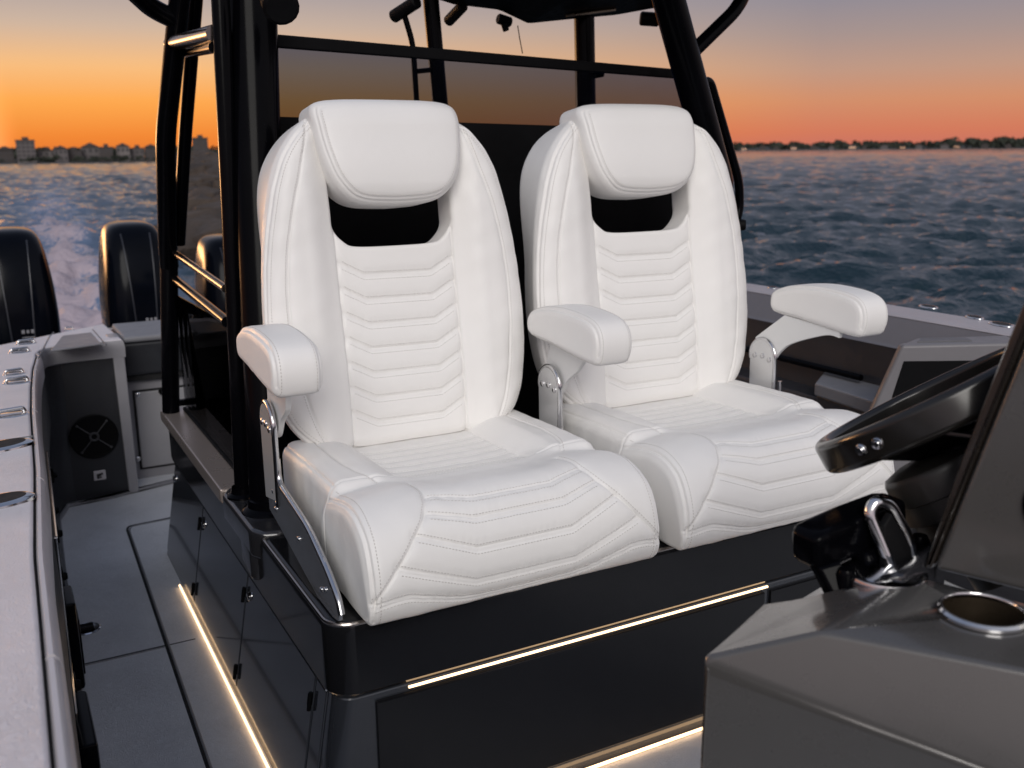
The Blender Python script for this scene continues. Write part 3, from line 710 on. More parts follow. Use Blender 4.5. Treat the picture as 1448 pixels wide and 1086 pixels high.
m = MB(); p = lp(.86, .14); m.box((p[0] - .01, .80, .03), (p[0] + .030, .92, .25), .008); m.box((p[0] + .028, .815, .06), (p[0] + .034, .905, .20), .003)
B_(m.build('rod_rack', BLACKTUBE, boat))
m = MB(); p = lp(.42, .1); m.box((p[0] - .01, .30, .0), (p[0] + .028, .52, .18), .008); B_(m.build('rod_rack', BLACKTUBE, boat))
# sole with hatch joints
B_(MB().box((-.33, -3.2, -.06), (1.95, 2.46, 0.0)).build('cockpit_sole', DECKGREY, boat))
HJ = lambda mm: B_(mm.build('hatch_joint', SEAMBLK, boat))
m = MB()
m.tube(bend([(-.096, .0, -.0008), (-.053, 1.90, -.0008), (-.045, 1.930, -.0008), (.25, 1.955, -.0008)], .03), .0042, 8); HJ(m); m = MB()
m.tube([(-.285, .985, -.0008), (-.076, .985, -.0008)], .0036, 8)
m.tube([(-.076, .985, -.0006), (.0, .985, -.0006)], .0022, 8)
HJ(m)
m = MB(); m.tube(bend([(-.090, .0, .0002), (-.0465, 1.89, .0002), (-.038, 1.922, .0002), (.25, 1.947, .0002)], .03), .0030, 8); m.tube([(-.285, .979, .0002), (-.079, .979, .0002)], .0026, 8)
m.prism([(-.06, 2.26, 0), (-.215, 2.255, 0), (-.255, 2.12, 0), (-.275, 1.6, 0), (-.268, 1.6, 0), (-.245, 2.10, 0), (-.208, 2.235, 0), (.20, 2.33, 0), (.20, 2.36, 0)], (0, 0, .012), .004)
B_(m.build('sole_edge', PANELGREY, boat))
c = hz(122, 890, 0.0)
m = MB(); m.lathe([(0, .001), (.026, .0015), (.034, .004), (.038, .002), (.038, -.002)], c, (0, 0, 1), 24); cl = B_(m.build('deck_cleat', CHROME, boat))
m = MB(); m.box(c + (-.020, -.016, .003), c + (.020, .014, .014), .004); o = m.build('cleat_pocket', BLACKTUBE, cl)
# aft quarter: lip, dark panel with speaker and emblem, light frame
zq = ZG(2.29)
lipf = []
for x, y in ((-.247, 2.11), (-.243, 2.17), (-.228, 2.235), (-.195, 2.272), (-.15, 2.285), (-.06, 2.288), (.036, 2.286)):
    lipf.append([(x, y, ZG(y) - .004), (x + .003, y - .004, ZG(y) - .010), (x + .006, y - .006, ZG(y) - .030), (x + .006, y - .004, ZG(y) - .066), (x + .002, y + .010, ZG(y) - .072)])
B_(MB().sweep(lipf).build('quarter_lip', GELMID, boat, 45))
q = B_(MB().prism([(-.255, 2.292, .0), (.006, 2.292, .0), (.0, 2.292, .53), (-.255, 2.292, .53)], (0, .02, 0)).build('quarter_panel', LINER, boat))
B_(MB().prism([(.004, 2.283, .0), (.040, 2.283, .0), (.038, 2.283, zq - .004), (-.004, 2.283, zq - .004)], (0, .18, 0), .006, 2).build('quarter_frame', GELMID, boat))
sc = hy(133, 617, 2.29)
m = MB(); m.lathe([(0, .004), (.020, .006), (.03, .004), (.074, .0055), (.080, .008), (.084, .006), (.084, 0)], sc, (0, -1, 0), 40); sp = B_(m.build('speaker', BLACKMAT, boat))
m = MB(); m.lathe([(.010, .008), (.012, .010), (.016, .010), (.018, .006)], sc, (0, -1, 0), 24)
for k in range(4):
    a = math.radians(45 + 90 * k + 4); d = np.array([cos(a), 0, sin(a)]); m.tube([sc + d * .018 + (0, -.008, 0), sc + d * .066 + (0, -.008, 0)], .0022, 6)
    m.lathe([(0, .012), (.004, .011), (.005, .006)], sc + d * .072, (0, -1, 0), 10)
m.build('speaker_grille', surf('dull_spoke', (.05, .05, .056), .5), sp)
ec = hy(141, 672, 2.29)
m = MB(); m.box(ec + (-.0215, -.004, -.019), ec + (.0215, .004, .019), .004); em = B_(m.build('emblem_plate', GELLIGHT, boat))
m = MB(); m.box(ec + (-.010, -.0062, -.011), ec + (-.004, -.0041, .007)); m.box(ec + (-.0035, -.0062, -.002), ec + (.004, -.0041, .008)); m.box(ec + (.005, -.0062, .002), ec + (.011, -.0041, .010)); m.box(ec + (-.0035, -.0062, -.009), ec + (.006, -.0041, -.005))
m.build('emblem_mark', SEAMBLK, em)
# transom face with its door, and the aft lounge box
B_(MB().box((.0405, 2.452, .0), (1.52, 2.50, .40)).build('transom_face', GELMID, boat))
td = B_(MB().box((.078, 2.440, .045), (.62, 2.4515, .352), .006).build('transom_door', surf('door_grey_gelcoat', (.30, .295, .31), .4, var=.05), boat))
m = MB(); m.box((.070, 2.4495, .037), (.628, 2.4516, .360)); B_(m.build('door_gasket', SEAMBLK, boat))
for px, py in ((195, 558), (195, 649)): MB().lathe([(0, .006), (.007, .005), (.010, .002), (.010, 0)], hy(px, py, 2.44), (0, -1, 0), 16).build('door_button', CHROME, td)
m = MB(); m.lathe([(0, .016), (.012, .016), (.014, .01), (.014, 0)], hy(229, 553, 2.44), (0, -1, 0), 16); m.build('door_latch', BLACKMAT, td)
B_(MB().box((.048, 2.412, .425), (1.51, 2.80, .555), .014, 3).build('aft_lounge', LINER, boat))
B_(MB().box((.052, 2.405, .5555), (1.508, 2.76, .580), .010, 3).build('aft_cushion', PANELGREY, boat))
B_(MB().box((.05, 2.43, .40), (1.50, 2.60, .4248)).build('lounge_recess', SEAMBLK, boat))
# hatch lid, deck seam and hardware on the left gunwale
hv = [gun(*p) for p in ((72, 497), (143, 487), (129, 471), (88, 476))]
B_(MB().prism([h + (0, 0, .0035) for h in hv], (0, 0, -.006), .0015, 1).build('deck_hatch', PANELGREY, boat))
SEAMG = surf('seam_grey', (.16, .16, .17), .7)
for pp in ([gun(54, 507), gun(70, 476), gun(76, 470)], [gun(-30, 628), gun(46, 617)], [gun(137, 486), gun(150, 488), gun(131, 466)]): B_(MB().tube(pp, .0025, 6).build('deck_seam', SEAMG, boat))
def cleat(px, py, s=1.0):
    c = gun(px, py); h = MB(); d = np.array([.6, .15, 0]); d /= np.linalg.norm(d); e = np.array([-d[1], d[0], 0])
    h.tube(bend([c - d * .030 * s + (0, 0, .004), c - d * .026 * s + (0, 0, .013), c + d * .026 * s + (0, 0, .013), c + d * .030 * s + (0, 0, .004)], .01), .0050 * s, 10)
    h.lathe([(0, .004), (.034 * s, .003), (.038 * s, .0005)], c, (0, 0, 1), 20)
    return B_(h.build('pull_up_cleat', CHROME, boat))
for px, py, s in ((16, 587, 1.0), (24, 541, .95), (20, 529, .8), (28, 498, .95), (37, 486, .95), (98, 467, .5)): cleat(px, py, s)
def rodholder(c, d, s=1.0, fl=1.0):
    d = np.array([d[0], d[1], 0.]); d /= np.linalg.norm(d); e = np.array([-d[1], d[0], 0]); m = MB(); N_ = 36
    def ring(a, b, z): return [tuple(c + d * a * cos(t) * s + e * b * sin(t) * s + (0, 0, z * fl)) for t in np.linspace(0, 2 * pi, N_, endpoint=False)]
    rg = [ring(.062, .036, .0), ring(.061, .035, .005), ring(.052, .029, .009), ring(.040, .023, .009), ring(.036, .020, .004), ring(.034, .019, -.004)]
    m = MB(); vs = [p for r in rg for p in r]; fs = [(i * N_ + k, i * N_ + (k + 1) % N_, (i + 1) * N_ + (k + 1) % N_, (i + 1) * N_ + k) for i in range(len(rg) - 1) for k in range(N_)]; m.add(vs, fs)
    o = B_(m.build('rod_holder', CHROME, boat)); b = MB(); b.add(ring(.047, .0265, .0092), [tuple(range(N_))]); b.build('rod_socket', SEAMBLK, o).parent = o
    return o
rodholder(gun(2, 634), (1, .35), 1.0); rodholder(gun(-2, 713), (1, .25), .9)
# right side: gunwale, liner, console box and bait box against it
ZR = .72
XR = lambda y: 2.395 - .05 * max(0, y - .9)
yr = np.linspace(-3.0, 2.6, 40)
g = [[(2.228, y, ZR - .006), (2.236, y, ZR - .001), (2.25, y, ZR), (XR(y) - .012, y, ZR), (XR(y), y, ZR - .008), (XR(y) + .01, y, ZR - .05), (XR(y) - .02, y, .1), (XR(y) - .1, y, -.6)] for y in yr]
B_(MB().sweep(g).build('gunwale', surf('right_gunwale_gelcoat', (.40, .375, .395), .40, var=.06, bumps=(('squiggle', 62, .3, .001),)), boat, 40))
g = [[(2.135, y, ZR - .088), (2.145, y, ZR - .086), (2.155, y, ZR - .078), (2.210, y, ZR - .024), (2.229, y, ZR - .0075)] for y in yr]
B_(MB().sweep(g).build('gunwale_lip', surf('shaded_lip_gelcoat', (.135, .128, .136), .4, var=.06, coat=.2), boat, 40))  # gunwale's inner face: shade painted in as a darker base colour
g = [[(2.137, y, ZR - .087), (2.142, y, ZR - .15), (2.13, y, .44), (2.06, y, .43), (2.05, y, .41), (2.05, y, .06), (2.02, y, .004)] for y in yr]
B_(MB().sweep(g).build('side_liner', LINERR, boat, 30))
B_(MB().tube([(2.105, y, .52) for y in (.7, 1.2, 2.2)], .011, 10).build('side_rail', BLACKTUBE, boat))
B_(MB().box((1.95, -3.2, -.06), (2.14, 2.46, 0.0)).build('cockpit_sole', DECKGREY, boat))
pk = [hz(1275, 486, .70), hz(1440, 474, .70), hz(1440, 492, .70), hz(1288, 498, .70)]
tl = hy(1276, 488, .335); tr = hx(1446, 484, 2.115); fv = tr - tl; fn2 = np.cross([0, 0, 1.0], fv); fn2 /= np.linalg.norm(fn2); fn2 *= np.sign(np.dot(fn2, tl - CAM))
def fpl(px, py, o=0.0):
    d = ray(px, py); q = tl + fn2 * o; return CAM + d * (np.dot(q - CAM, fn2) / np.dot(d, fn2))
cb = MB(); bl = fpl(1226, 596)
cb.prism([tl, tr, (tr[0], tr[1], .25), (bl[0], bl[1], .25), bl], fn2 * .035, .010, 3)
cb.prism([tl + fn2 * .012 - (0, 0, .001), tr + fn2 * .012 - (0, 0, .001), tr + fn2 * .11 - (0, 0, .001), tl + fv * .22 + fn2 * .10 - (0, 0, .001)], (0, 0, -.02), .004, 2)
B_(cb.build('side_console_box', surf('box_grey_gelcoat', (.17, .163, .172), .4, var=.05), boat))
pn = MB(); pn.prism([fpl(1278, 511, -.002), fpl(1470, 509, -.002), fpl(1470, 640, -.002), fpl(1246, 640, -.002), fpl(1262, 560, -.002)], fn2 * .004, .0015, 1)
B_(pn.build('side_console_panel', BLACKMAT, boat))
hv = [tl + fv * a + fn2 * b for a, b in ((.16, .035), (.62, .035), (.62, .085), (.24, .085))]
B_(MB().prism([h + (0, 0, .0022) for h in hv], (0, 0, -.004), .001, 1).build('deck_hatch', surf('hatch_pale', (.13, .127, .135), .5), boat))
z5 = .50; b0, b1, b2, b3 = hz(1152, 541, z5), hz(1300, 588, z5), hz(1330, 560, z5), hz(1166, 524, z5)
B_(MB().prism([b0, b1, b1 + (.25, .1, 0), b3 + (.25, 0, 0), b3], (0, 0, -.045), .008, 2).build('bait_box_lid', PANELGREY, boat))
i_ = np.array([.012, 0, -.0455])
B_(MB().prism([b0 + i_, b1 + i_, b1 + (.25, .1, -.0455), b3 + (.25, 0, -.0455), b3 + (.01, -.01, -.0455)], (0, 0, -.44), .006, 1).build('bait_box', LINERR, boat))
m = MB(); m.tube(bend([hz(1182, 527, z5 + .006), hz(1205, 533, z5 + .006), hz(1214, 527, z5 + .02)], .02), .006, 8); B_(m.build('box_latch', BLACKMAT, boat))
for px, py, s in ((1313, 434, .9), (1378, 449, .8), (1416, 459, 1.0), (1092, 407, .6)): 
    c = hz(px, py, ZR + .001); rodholder(c, (.4, 1), s * .8, .35)

# ------------------------------------------------------------------ outboard engines
def superring(cx, cy, hw, hd, z, e=3.6, n=44):
    out = []
    for k in range(n):
        a = 2 * pi * k / n; c_, s_ = cos(a), sin(a); out.append((cx + hw * abs(c_) ** (2 / e) * (1 if c_ > 0 else -1), cy + hd * abs(s_) ** (2 / e) * (1 if s_ > 0 else -1), z))
    return out
def engine(label, loc, lean=0.0):
    e = empty('outboard_engine', label, 'outboard engine', loc, 'outboard engines on the transom'); e.scale = (1.13, 1.08, 1.0)
    Zs = [(-.30, .10, .20, .05), (-.27, .125, .23, .04), (-.12, .150, .255, .02), (.05, .158, .26, .01), (.22, .152, .25, .015), (.36, .138, .225, .03), (.44, .124, .20, .045), (.485, .108, .175, .06), (.508, .085, .145, .07), (.518, .05, .10, .075), (.521, .012, .03, .08)]
    P = smooth_path([np.array(q) for q in Zs], 3)
    MB().sweep([superring(0, q[3], q[1], q[2], q[0], 3.4) for q in P], True).build('cowl', COWL, e, 50)
    def front(u, z):
        q = [np.interp(z, [a[0] for a in P], [a[i] for a in P]) for i in (1, 2, 3)]
        u_ = min(.96, abs(u) / q[0]); return (u, q[2] - q[1] * (1 - u_ ** 3.4) ** (1 / 3.4) - .0015, z)
    for s in (-1, 1): MB().tube([front(s * (.062 - .022 * (.5 - z) / .6), z) for z in np.linspace(.47, .0, 26)], .0035, 6).build('pinstripe', COWLSTRIPE, e)
    m = MB()
    for i, (w, h) in enumerate(((.013, .019), (.011, .016), (.013, .019))):
        u = .002 + i * .018; a = front(u, .045); m.box((u - w / 2, a[1] - .003, a[2] - h / 2), (u + w / 2, a[1] + .004, a[2] + h / 2), .003)
    a = front(.02, .018); m.box((-.004, a[1] - .003, a[2] - .002), (.044, a[1] + .004, a[2] + .002)); m.build('emblem', DECAL, e)
    for k in range(3): MB().tube([(-.150 + .004 * k, -.10 + .03 * t, -.02 - .03 * k + .012 * t) for t in range(4)], .004, 6).build('side_badge', DECAL, e)
    MB().sweep([superring(0, .10, .075, .17, z, 3) for z in (-.31, -.5, -1.3)], True).build('midsection', COWL, e)
    MB().box((-.08, -.32, -.62), (.08, -.02, -.40), .02).build('mount_bracket', BLACKMAT, e)
    return e
E1 = engine('leftmost black outboard engine, cut by the edge of the photo', (-.255, 3.95, .385))
E2 = engine('black outboard engine with two pinstripes beside the pole ladder', (.312, 3.95, .395))
E3 = engine('small dark outboard engine seen between the black poles', (.800, 3.95, .300))

# ------------------------------------------------------------------ helm console in the foreground
con = empty('helm_console', 'faceted grey helm console in the foreground with a steel cup holder', 'console', (.6, -1.0, 0))
def C_(o): o.parent = con; o.matrix_parent_inverse = Matrix.Translation(-Vector(con.location)); return o
A = hz(991, 930, .742); Bp = hz(1161, 892, .790); Cc = hz(1448, 947, .790); C2 = Bp + (Cc - Bp) * 1.7
D = hz(1288, 812, .787); Ee = hz(1448, 851, .790); E2_ = D + (Ee - D) * 2.2; G1 = hz(1085, 857, .756); G2 = hz(1178, 834, .772)
fn_ = np.cross(Bp - A, Cc - A); K1 = A + (.002, -.004, -.012); rk_ = ray(1345, 1074); K2 = CAM + rk_ * (np.dot(A - CAM, fn_) / np.dot(rk_, fn_)); print('K2', K2, 'A', A, 'B', Bp); K2 = K1 + (K2 - K1) * 1.4
a0_ = np.array([A[0] + .02, A[1] + .03, 0]); k0_ = np.array([K2[0] + .12, K2[1] + .15, 0]); e0_ = np.array([E2_[0] + .3, E2_[1], 0]); d0_ = np.array([D[0], D[1] + .02, 0])
V_ = [A, Bp, C2, E2_, D, G2, G1, K1, K2, a0_, k0_, e0_, d0_]
def console_body(bev):
    return MB().poly(V_, [(0, 1, 4, 5, 6), (1, 2, 3, 4), (0, 7, 8), (0, 8, 1), (1, 8, 2), (7, 9, 10, 8), (2, 8, 10, 11, 3), (4, 3, 11, 12), (0, 6, 5, 4, 12, 9, 7), (9, 12, 11, 10)], bev, 4)
C_(console_body(.0055).build('console_body', CONSOLE, con, 30))
nt = np.cross(C2 - Bp, D - Bp); nt /= np.linalg.norm(nt); nt *= np.sign(nt[2])
def topin(p, t): return p + (np.array((Bp + C2 + E2_ + D) / 4) - p) * t
cup_c = hz(1390, 868, .792)
R_c = .0400
cut = MB().lathe([(0, -.09), (R_c - .002, -.09), (R_c - .002, .03), (0, .03)], cup_c, nt, 48).build('cutter', CONSOLE, None)
cbody = con.children[0]; bo_ = cbody.modifiers.new('b', 'BOOLEAN'); bo_.operation = 'DIFFERENCE'; bo_.object = cut; bo_.solver = 'EXACT'
dg = bpy.context.evaluated_depsgraph_get(); dg.update(); nm = bpy.data.meshes.new_from_object(cbody.evaluated_get(dg)); cbody.modifiers.clear(); cbody.data = nm; nm.set_sharp_from_angle(angle=math.radians(30)); bpy.data.objects.remove(cut)
m = MB(); m.lathe([(R_c + .0035, .0), (R_c + .0035, .003), (R_c + .001, .0058), (R_c - .0015, .0058), (R_c - .0028, .003), (R_c - .003, -.010)], cup_c, nt, 56); cu = C_(m.build('cup_holder', CHROME, con))
m = MB(); m.lathe([(R_c - .0031, .001), (R_c - .0045, -.045), (R_c - .007, -.082), (0, -.084)], cup_c, nt, 48)
C_(m.build('cup_well', surf('bronze_cup_well', (.10, .075, .05), .3, .8), con))
# tall hood panel with dark edge band and an opening at the picture's edge
hn = np.cross(Ee - D, [0, 0, 1]); hn /= np.linalg.norm(hn)
P0 = hz(1306, 812, .788)
def onp(px, py, off=0.0):
    d = ray(px, py); return CAM + d * (np.dot(P0 + hn * off - CAM, hn) / np.dot(d, hn))
if np.dot(hn, CAM - P0) < 0: hn = -hn
h0, h1, h2, h3, h4 = onp(1318, 806), onp(1384, 640), onp(1448, 482), onp(1500, 360), onp(1720, 330)
h5 = onp(1720, 905)
C_(MB().prism([h0, h1, h2, h3, h4, h5], -hn * .05, .008, 3).build('hood_panel', CONSOLE, con, 30))
C_(MB().prism([onp(1304, 806), onp(1362, 640), onp(1424, 482), onp(1474, 360), onp(1500, 355), h3 + (0, 0, 0), h2, h1, h0], -hn * .07 - hn * .004, .006, 2).build('hood_edge', surf('dark_bronze_edge', (.020, .016, .013), .3, .1, coat=.4), con, 30))
oc = onp(1510, 722, .001); m = MB(); m.lathe([(0, -.001), (.030, .0), (.033, .004), (.038, .005), (.041, .002), (.042, -.001)], oc, hn, 36); C_(m.build('hood_port', BLACKTUBE, con))
# dash base behind the facets, seat of wheel and throttle
dsh = MB(); q0_ = dep(1225, 800, 1.16); dsh.prism([dep(1105, 862, 1.10), dep(1165, 838, 1.08), dep(1280, 812, 1.06), dep(1330, 760, 1.10), dep(1345, 735, 1.25), dep(1290, 760, 1.32), dep(1160, 830, 1.28)], (0, 0, -.10), .01, 2)
C_(dsh.build('dash_base', GELDARK, con, 30))

# steering wheel
WC = dep(1326, 571, 1.20); wr_ = (WC - CAM) / np.linalg.norm(WC - CAM); wm_ = RW @ np.array([.906, .423, 0]); WAX = np.cross(wm_, wr_); WAX /= np.linalg.norm(WAX); WAX *= np.sign(WAX[2]); WAX = WAX - wr_ * .085; WAX /= np.linalg.norm(WAX); WR = .152
wheel = empty('steering_wheel', 'black steering wheel with two steel bolts on its rim, above the console', 'steering wheel', WC)
def W_(o): o.parent = wheel; o.matrix_parent_inverse = Matrix.Translation(-Vector(tuple(WC))); return o
def rr_prof(r0, r1, h0, h1, c, n=5):
    out = []
    for cx, cy, a0 in ((r1 - c, h1 - c, 0), (r0 + c, h1 - c, 90), (r0 + c, h0 + c, 180), (r1 - c, h0 + c, 270)):
        for k in range(n + 1):
            a = math.radians(a0 + 90 * k / n); out.append((cx + c * cos(a), cy + c * sin(a)))
    return out
W_(MB().lathe(rr_prof(WR - .016, WR + .003, -.021, .021, .0088), WC, WAX, 96, True).build('rim', WHEELM, wheel, 60))
W_(MB().lathe([(WR - .012, -.006), (.10, -.016), (.05, -.030), (0, -.032)], WC, WAX, 64).build('dish', WHEELM, wheel, 60))
wu = Vector(tuple(WAX)).orthogonal().normalized(); ww = Vector(tuple(WAX)).cross(wu)
for k in range(3):
    a = 2 * pi * k / 3 + .5; d = np.array(wu) * cos(a) + np.array(ww) * sin(a); t = np.cross(WAX, d)
    c0 = WC + d * .03 - WAX * .045; c1 = WC + d * (WR - .012) - WAX * .004
    m = MB(); m.prism([c0 + t * .040, c1 + t * .045, c1 - t * .045, c0 - t * .040], -WAX * .010, .003, 2); W_(m.build('spoke', BLACKTUBE, wheel))
m = MB(); m.lathe([(0, -.030), (.036, -.032), (.046, -.040), (.046, -.056), (.03, -.06)], WC, WAX, 40); W_(m.build('hub_cap', BLACKTUBE, wheel))
m = MB(); m.lathe([(.0, -.056), (.050, -.058), (.056, -.064), (.056, -.072), (.048, -.076)], WC, WAX, 40); W_(m.build('hub_ring', CHROME, wheel))
m = MB(); WCC = WC - wm_ * .040; m.lathe([(0, -.052), (.045, -.054), (.062, -.060), (.066, -.068), (.066, -.094), (.062, -.096), (.062, -.120), (.058, -.122), (.054, -.145), (.040, -.155), (.032, -.158), (.030, -.22)], WCC, WAX, 14); W_(m.build('column', DARKPLASTIC, wheel))
m = MB(); m.lathe([(.036, -.158), (.046, -.162), (.052, -.168), (.052, -.174)], WCC, WAX, 36); W_(m.build('column_collar', CHROME, wheel))
def pproj(p):
    q = RW.T @ (np.array(p) - CAM); return np.array([CX + F_PX * q[0] / -q[2], CY - F_PX * q[1] / -q[2]])
for px, py in ((1217, 634), (1241, 627)):
    best = None
    for a in np.linspace(0, 2 * pi, 900):
        d = np.array(wu) * cos(a) + np.array(ww) * sin(a)
        if np.dot(d, CAM - WC) < 0: continue
        for h in (-.004, 0, .004):
            p = WC + d * (WR + .003) + WAX * h; e = np.linalg.norm(pproj(p) - (px, py))
            if best is None or e < best[0]: best = (e, p, d)
    W_(MB().lathe([(0, .0035), (.003, .0035), (.0038, .0025), (.0062, .003), (.0075, .001), (.0075, -.001)], best[1], best[2], 18).build('rim_bolt', CHROME, wheel))

# throttle control
thr = empty('throttle_control', 'black throttle lever with a chrome loop standing on the console', 'throttle', dep(1220, 800, 1.14))
def T_(o): o.parent = thr; o.matrix_parent_inverse = Matrix.Translation(-Vector(thr.location)); return o
ta, tb = dep(1138, 776, 1.11), dep(1262, 722, 1.17); up = np.array([0, 0, 1.0]); ax_ = (tb - ta); La = np.linalg.norm(ax_); ax_ /= La; sd = np.cross(ax_, up); sd /= np.linalg.norm(sd); upp = np.cross(sd, ax_)
fr = []
for t, s in ((-.004, .55), (.0, .8), (.006, .95), (.018, 1.0), (La * .5, 1.02), (La * .9, .95), (La, .8)):
    fr.append([tuple(ta + ax_ * t + (sd * .024 * abs(cos(a)) ** .38 * np.sign(cos(a)) + upp * .024 * abs(sin(a)) ** .38 * np.sign(sin(a))) * s) for a in np.linspace(0, 2 * pi, 28, endpoint=False)])
T_(MB().sweep(fr, True).build('lever_grip', BLACKTUBE, thr, 45))
m = MB(); m.prism([dep(1140, 795, 1.11), dep(1172, 785, 1.11), dep(1190, 838, 1.10), dep(1168, 850, 1.10)], sd * .02, .004, 2); T_(m.build('lever_arm', BLACKTUBE, thr)); m = MB(); m.prism([dep(1196, 770, 1.14), dep(1228, 758, 1.15), dep(1236, 812, 1.14), dep(1206, 822, 1.13)], sd * .03, .006, 2); T_(m.build('lever_arm', BLACKTUBE, thr))
m = MB(); m.tube(bend([dep(1262, 806, 1.11), dep(1229, 726, 1.11), dep(1238, 708, 1.11), dep(1258, 712, 1.115), dep(1284, 760, 1.12), dep(1292, 800, 1.12)], .012), .0072, 12); T_(m.build('chrome_loop', CHROME, thr))
m = MB(); m.prism([dep(1242, 800, 1.112), dep(1240, 740, 1.112), dep(1252, 722, 1.114), dep(1280, 770, 1.118), dep(1284, 800, 1.118)], sd * .01, .002, 1); T_(m.build('loop_web', BLACKMAT, thr))
m = MB(); bc = dep(1250, 808, 1.10); m.lathe([(0, .006), (.036, .005), (.046, .002), (.048, -.004), (.048, -.02)], bc, (0, 0, 1), 36); T_(m.build('control_base', CHROME, thr))
for k, (px, py) in enumerate(((1196, 818), (1215, 812), (1270, 790), (1300, 770))): T_(MB().lathe([(0, .012), (.008, .012), (.011, .006), (.011, -.01)], dep(px, py, 1.09 + .02 * k), (0, 0, 1), 16).build('switch_knob', BLACKTUBE, thr))
# ------------------------------------------------------------------ water with the boat's wake
WZ = -.45
def water_height(X, Y, sp):
    rng = np.random.default_rng(5); Z = np.zeros(X.shape)
    for i in range(84):
        lam = .26 * (16 / .26) ** (i / 83.0); a = math.radians(62 + rng.normal(0, 30)); k = 2 * pi / lam
        amp = .0128 * lam ** .80 * (1 if lam < 1.4 else (1.4 / lam) ** .85) * rng.uniform(.6, 1.3); ph = rng.uniform(0, 6.28)
        fade = np.clip((lam / sp - 2.2) / 2.0, 0, 1)
        t = k * (X * math.cos(a) + Y * math.sin(a)) + ph
        Z += fade * amp * (np.sin(t) + .28 * np.cos(2 * t))
    return Z
def build_water():
    r = [.5]
    while r[-1] < 2.6: r.append(r[-1] * 1.03)
    while r[-1] < 9000: r.append(r[-1] * (1.0085 if r[-1] < 420 else 1.03))
    r = np.array(r); f0 = math.atan2(FWD[1], FWD[0]); th = np.r_[np.linspace(f0 - .85, f0 + .85, 1050, endpoint=False), np.linspace(f0 + .85, f0 - .85 + 2 * pi, 260, endpoint=False)]
    c0 = np.array([.3, .6])
    Rr, T = np.meshgrid(r, th, indexing='ij'); X = c0[0] + Rr * np.cos(T); Y = c0[1] + Rr * np.sin(T)
    sp = Rr * np.where(np.arange(len(th)) < 1050, .0019, .018)[None, :] * np.ones_like(Rr); sp = np.maximum(sp, Rr * .0038)
    Z = water_height(X, Y, sp)
    # churned wake: a ridge-and-trough band astern of the engines
    pa, pb = hz(108, 460, WZ), hz(66, 266, WZ); xc = pa[0] + (Y - pa[1]) * (pb[0] - pa[0]) / (pb[1] - pa[1])
    w = .75 + .045 * np.clip(Y - 4, 0, 200); dcy = np.clip((Y - 3.6) / 1.5, 0, 1) * np.exp(-np.clip(Y - 4, 0, 500) / 50); m = dcy * (.62 * np.exp(-((X - xc) / w) ** 2 * .5) + .55 * np.exp(-((X - xc) / (.16 + .014 * np.clip(Y - 4, 0, 300))) ** 2 * .5))
    rng = np.random.default_rng(9); ch = np.zeros(X.shape)
    for i in range(34):
        lam = .28 * (2.4 / .28) ** (i / 33.0); a = rng.uniform(0, 6.28); k = 2 * pi / lam; fade = np.clip((lam / sp - 2.2) / 2, 0, 1)
        ch += fade * .018 * lam ** .6 * np.sin(k * (X * math.cos(a) + Y * math.sin(a) * .8) + rng.uniform(0, 6.28))
    Z += m * (ch * 1.2 + .07 * np.exp(-((X - xc) / .8) ** 2))
    for s in (-1, 1): Z += .10 * np.exp(-((X - xc - s * (1.1 + .22 * np.clip(Y - 3, 0, 400))) / (.35 + .03 * np.clip(Y, 0, 100))) ** 2) * np.clip((Y - 3) / 3, 0, 1) * np.exp(-np.clip(Y - 4, 0, 500) / 30)
    V = np.stack([X, Y, Z + WZ], -1).reshape(-1, 3); n, mm = X.shape
    i = np.arange(n - 1)[:, None] * mm; j = np.arange(mm)[None, :]; j2 = (j + 1) % mm
    Q = np.stack([i + j, i + mm + j, i + mm + j2, i + j2], -1).reshape(-1, 4)
    me = bpy.data.meshes.new('water'); me.from_pydata(V.tolist(), [], Q.tolist()); me.shade_smooth()
    at = me.attributes.new('foam', 'FLOAT', 'POINT'); at.data.foreach_set('value', (m * (1 + .15 * np.clip(ch / .03, -1, 1.5))).reshape(-1).astype(np.float32))
    o = bpy.data.objects.new('water', me); COL.objects.link(o); o['kind'] = 'structure'; o['label'] = 'dark teal rippled sea with a pale foamy wake'
    m_, N, L, B = mat('sea_water'); me.materials.append(m_); c = coords(N)
    mp = N.new('ShaderNodeMapping'); mp.inputs['Scale'].default_value = (1, 1, 1); L.new(c, mp.inputs[0])
    n1 = noise(N, L, 2.2, 6, .62, mp.outputs[0], .3); n2 = noise(N, L, 9, 5, .6, mp.outputs[0], .3); n3 = noise(N, L, .35, 6, .75, mp.outputs[0], .2)
    b1 = N.new('ShaderNodeBump'); b1.inputs['Strength'].default_value = .35; b1.inputs['Distance'].default_value = .08; L.new(n1.outputs['Fac'], b1.inputs['Height'])
    b2 = N.new('ShaderNodeBump'); b2.inputs['Strength'].default_value = .16; b2.inputs['Distance'].default_value = .03; L.new(n2.outputs['Fac'], b2.inputs['Height']); L.new(b1.outputs[0], b2.inputs['Normal'])
    b3 = N.new('ShaderNodeBump'); b3.inputs['Strength'].default_value = .35; b3.inputs['Distance'].default_value = .8; L.new(n3.outputs['Fac'], b3.inputs['Height']); L.new(b2.outputs[0], b3.inputs['Normal'])
    L.new(b3.outputs[0], B.inputs['Normal'])
    fa = N.new('ShaderNodeAttribute'); fa.attribute_name = 'foam'
    fn = noise(N, L, 11, 8, .70, mp.outputs[0], 1.2)
    mu = N.new('ShaderNodeMath'); mu.operation = 'MULTIPLY_ADD'; L.new(fa.outputs['Fac'], mu.inputs[0]); mu.inputs[1].default_value = .62; L.new(fn.outputs['Fac'], mu.inputs[2])
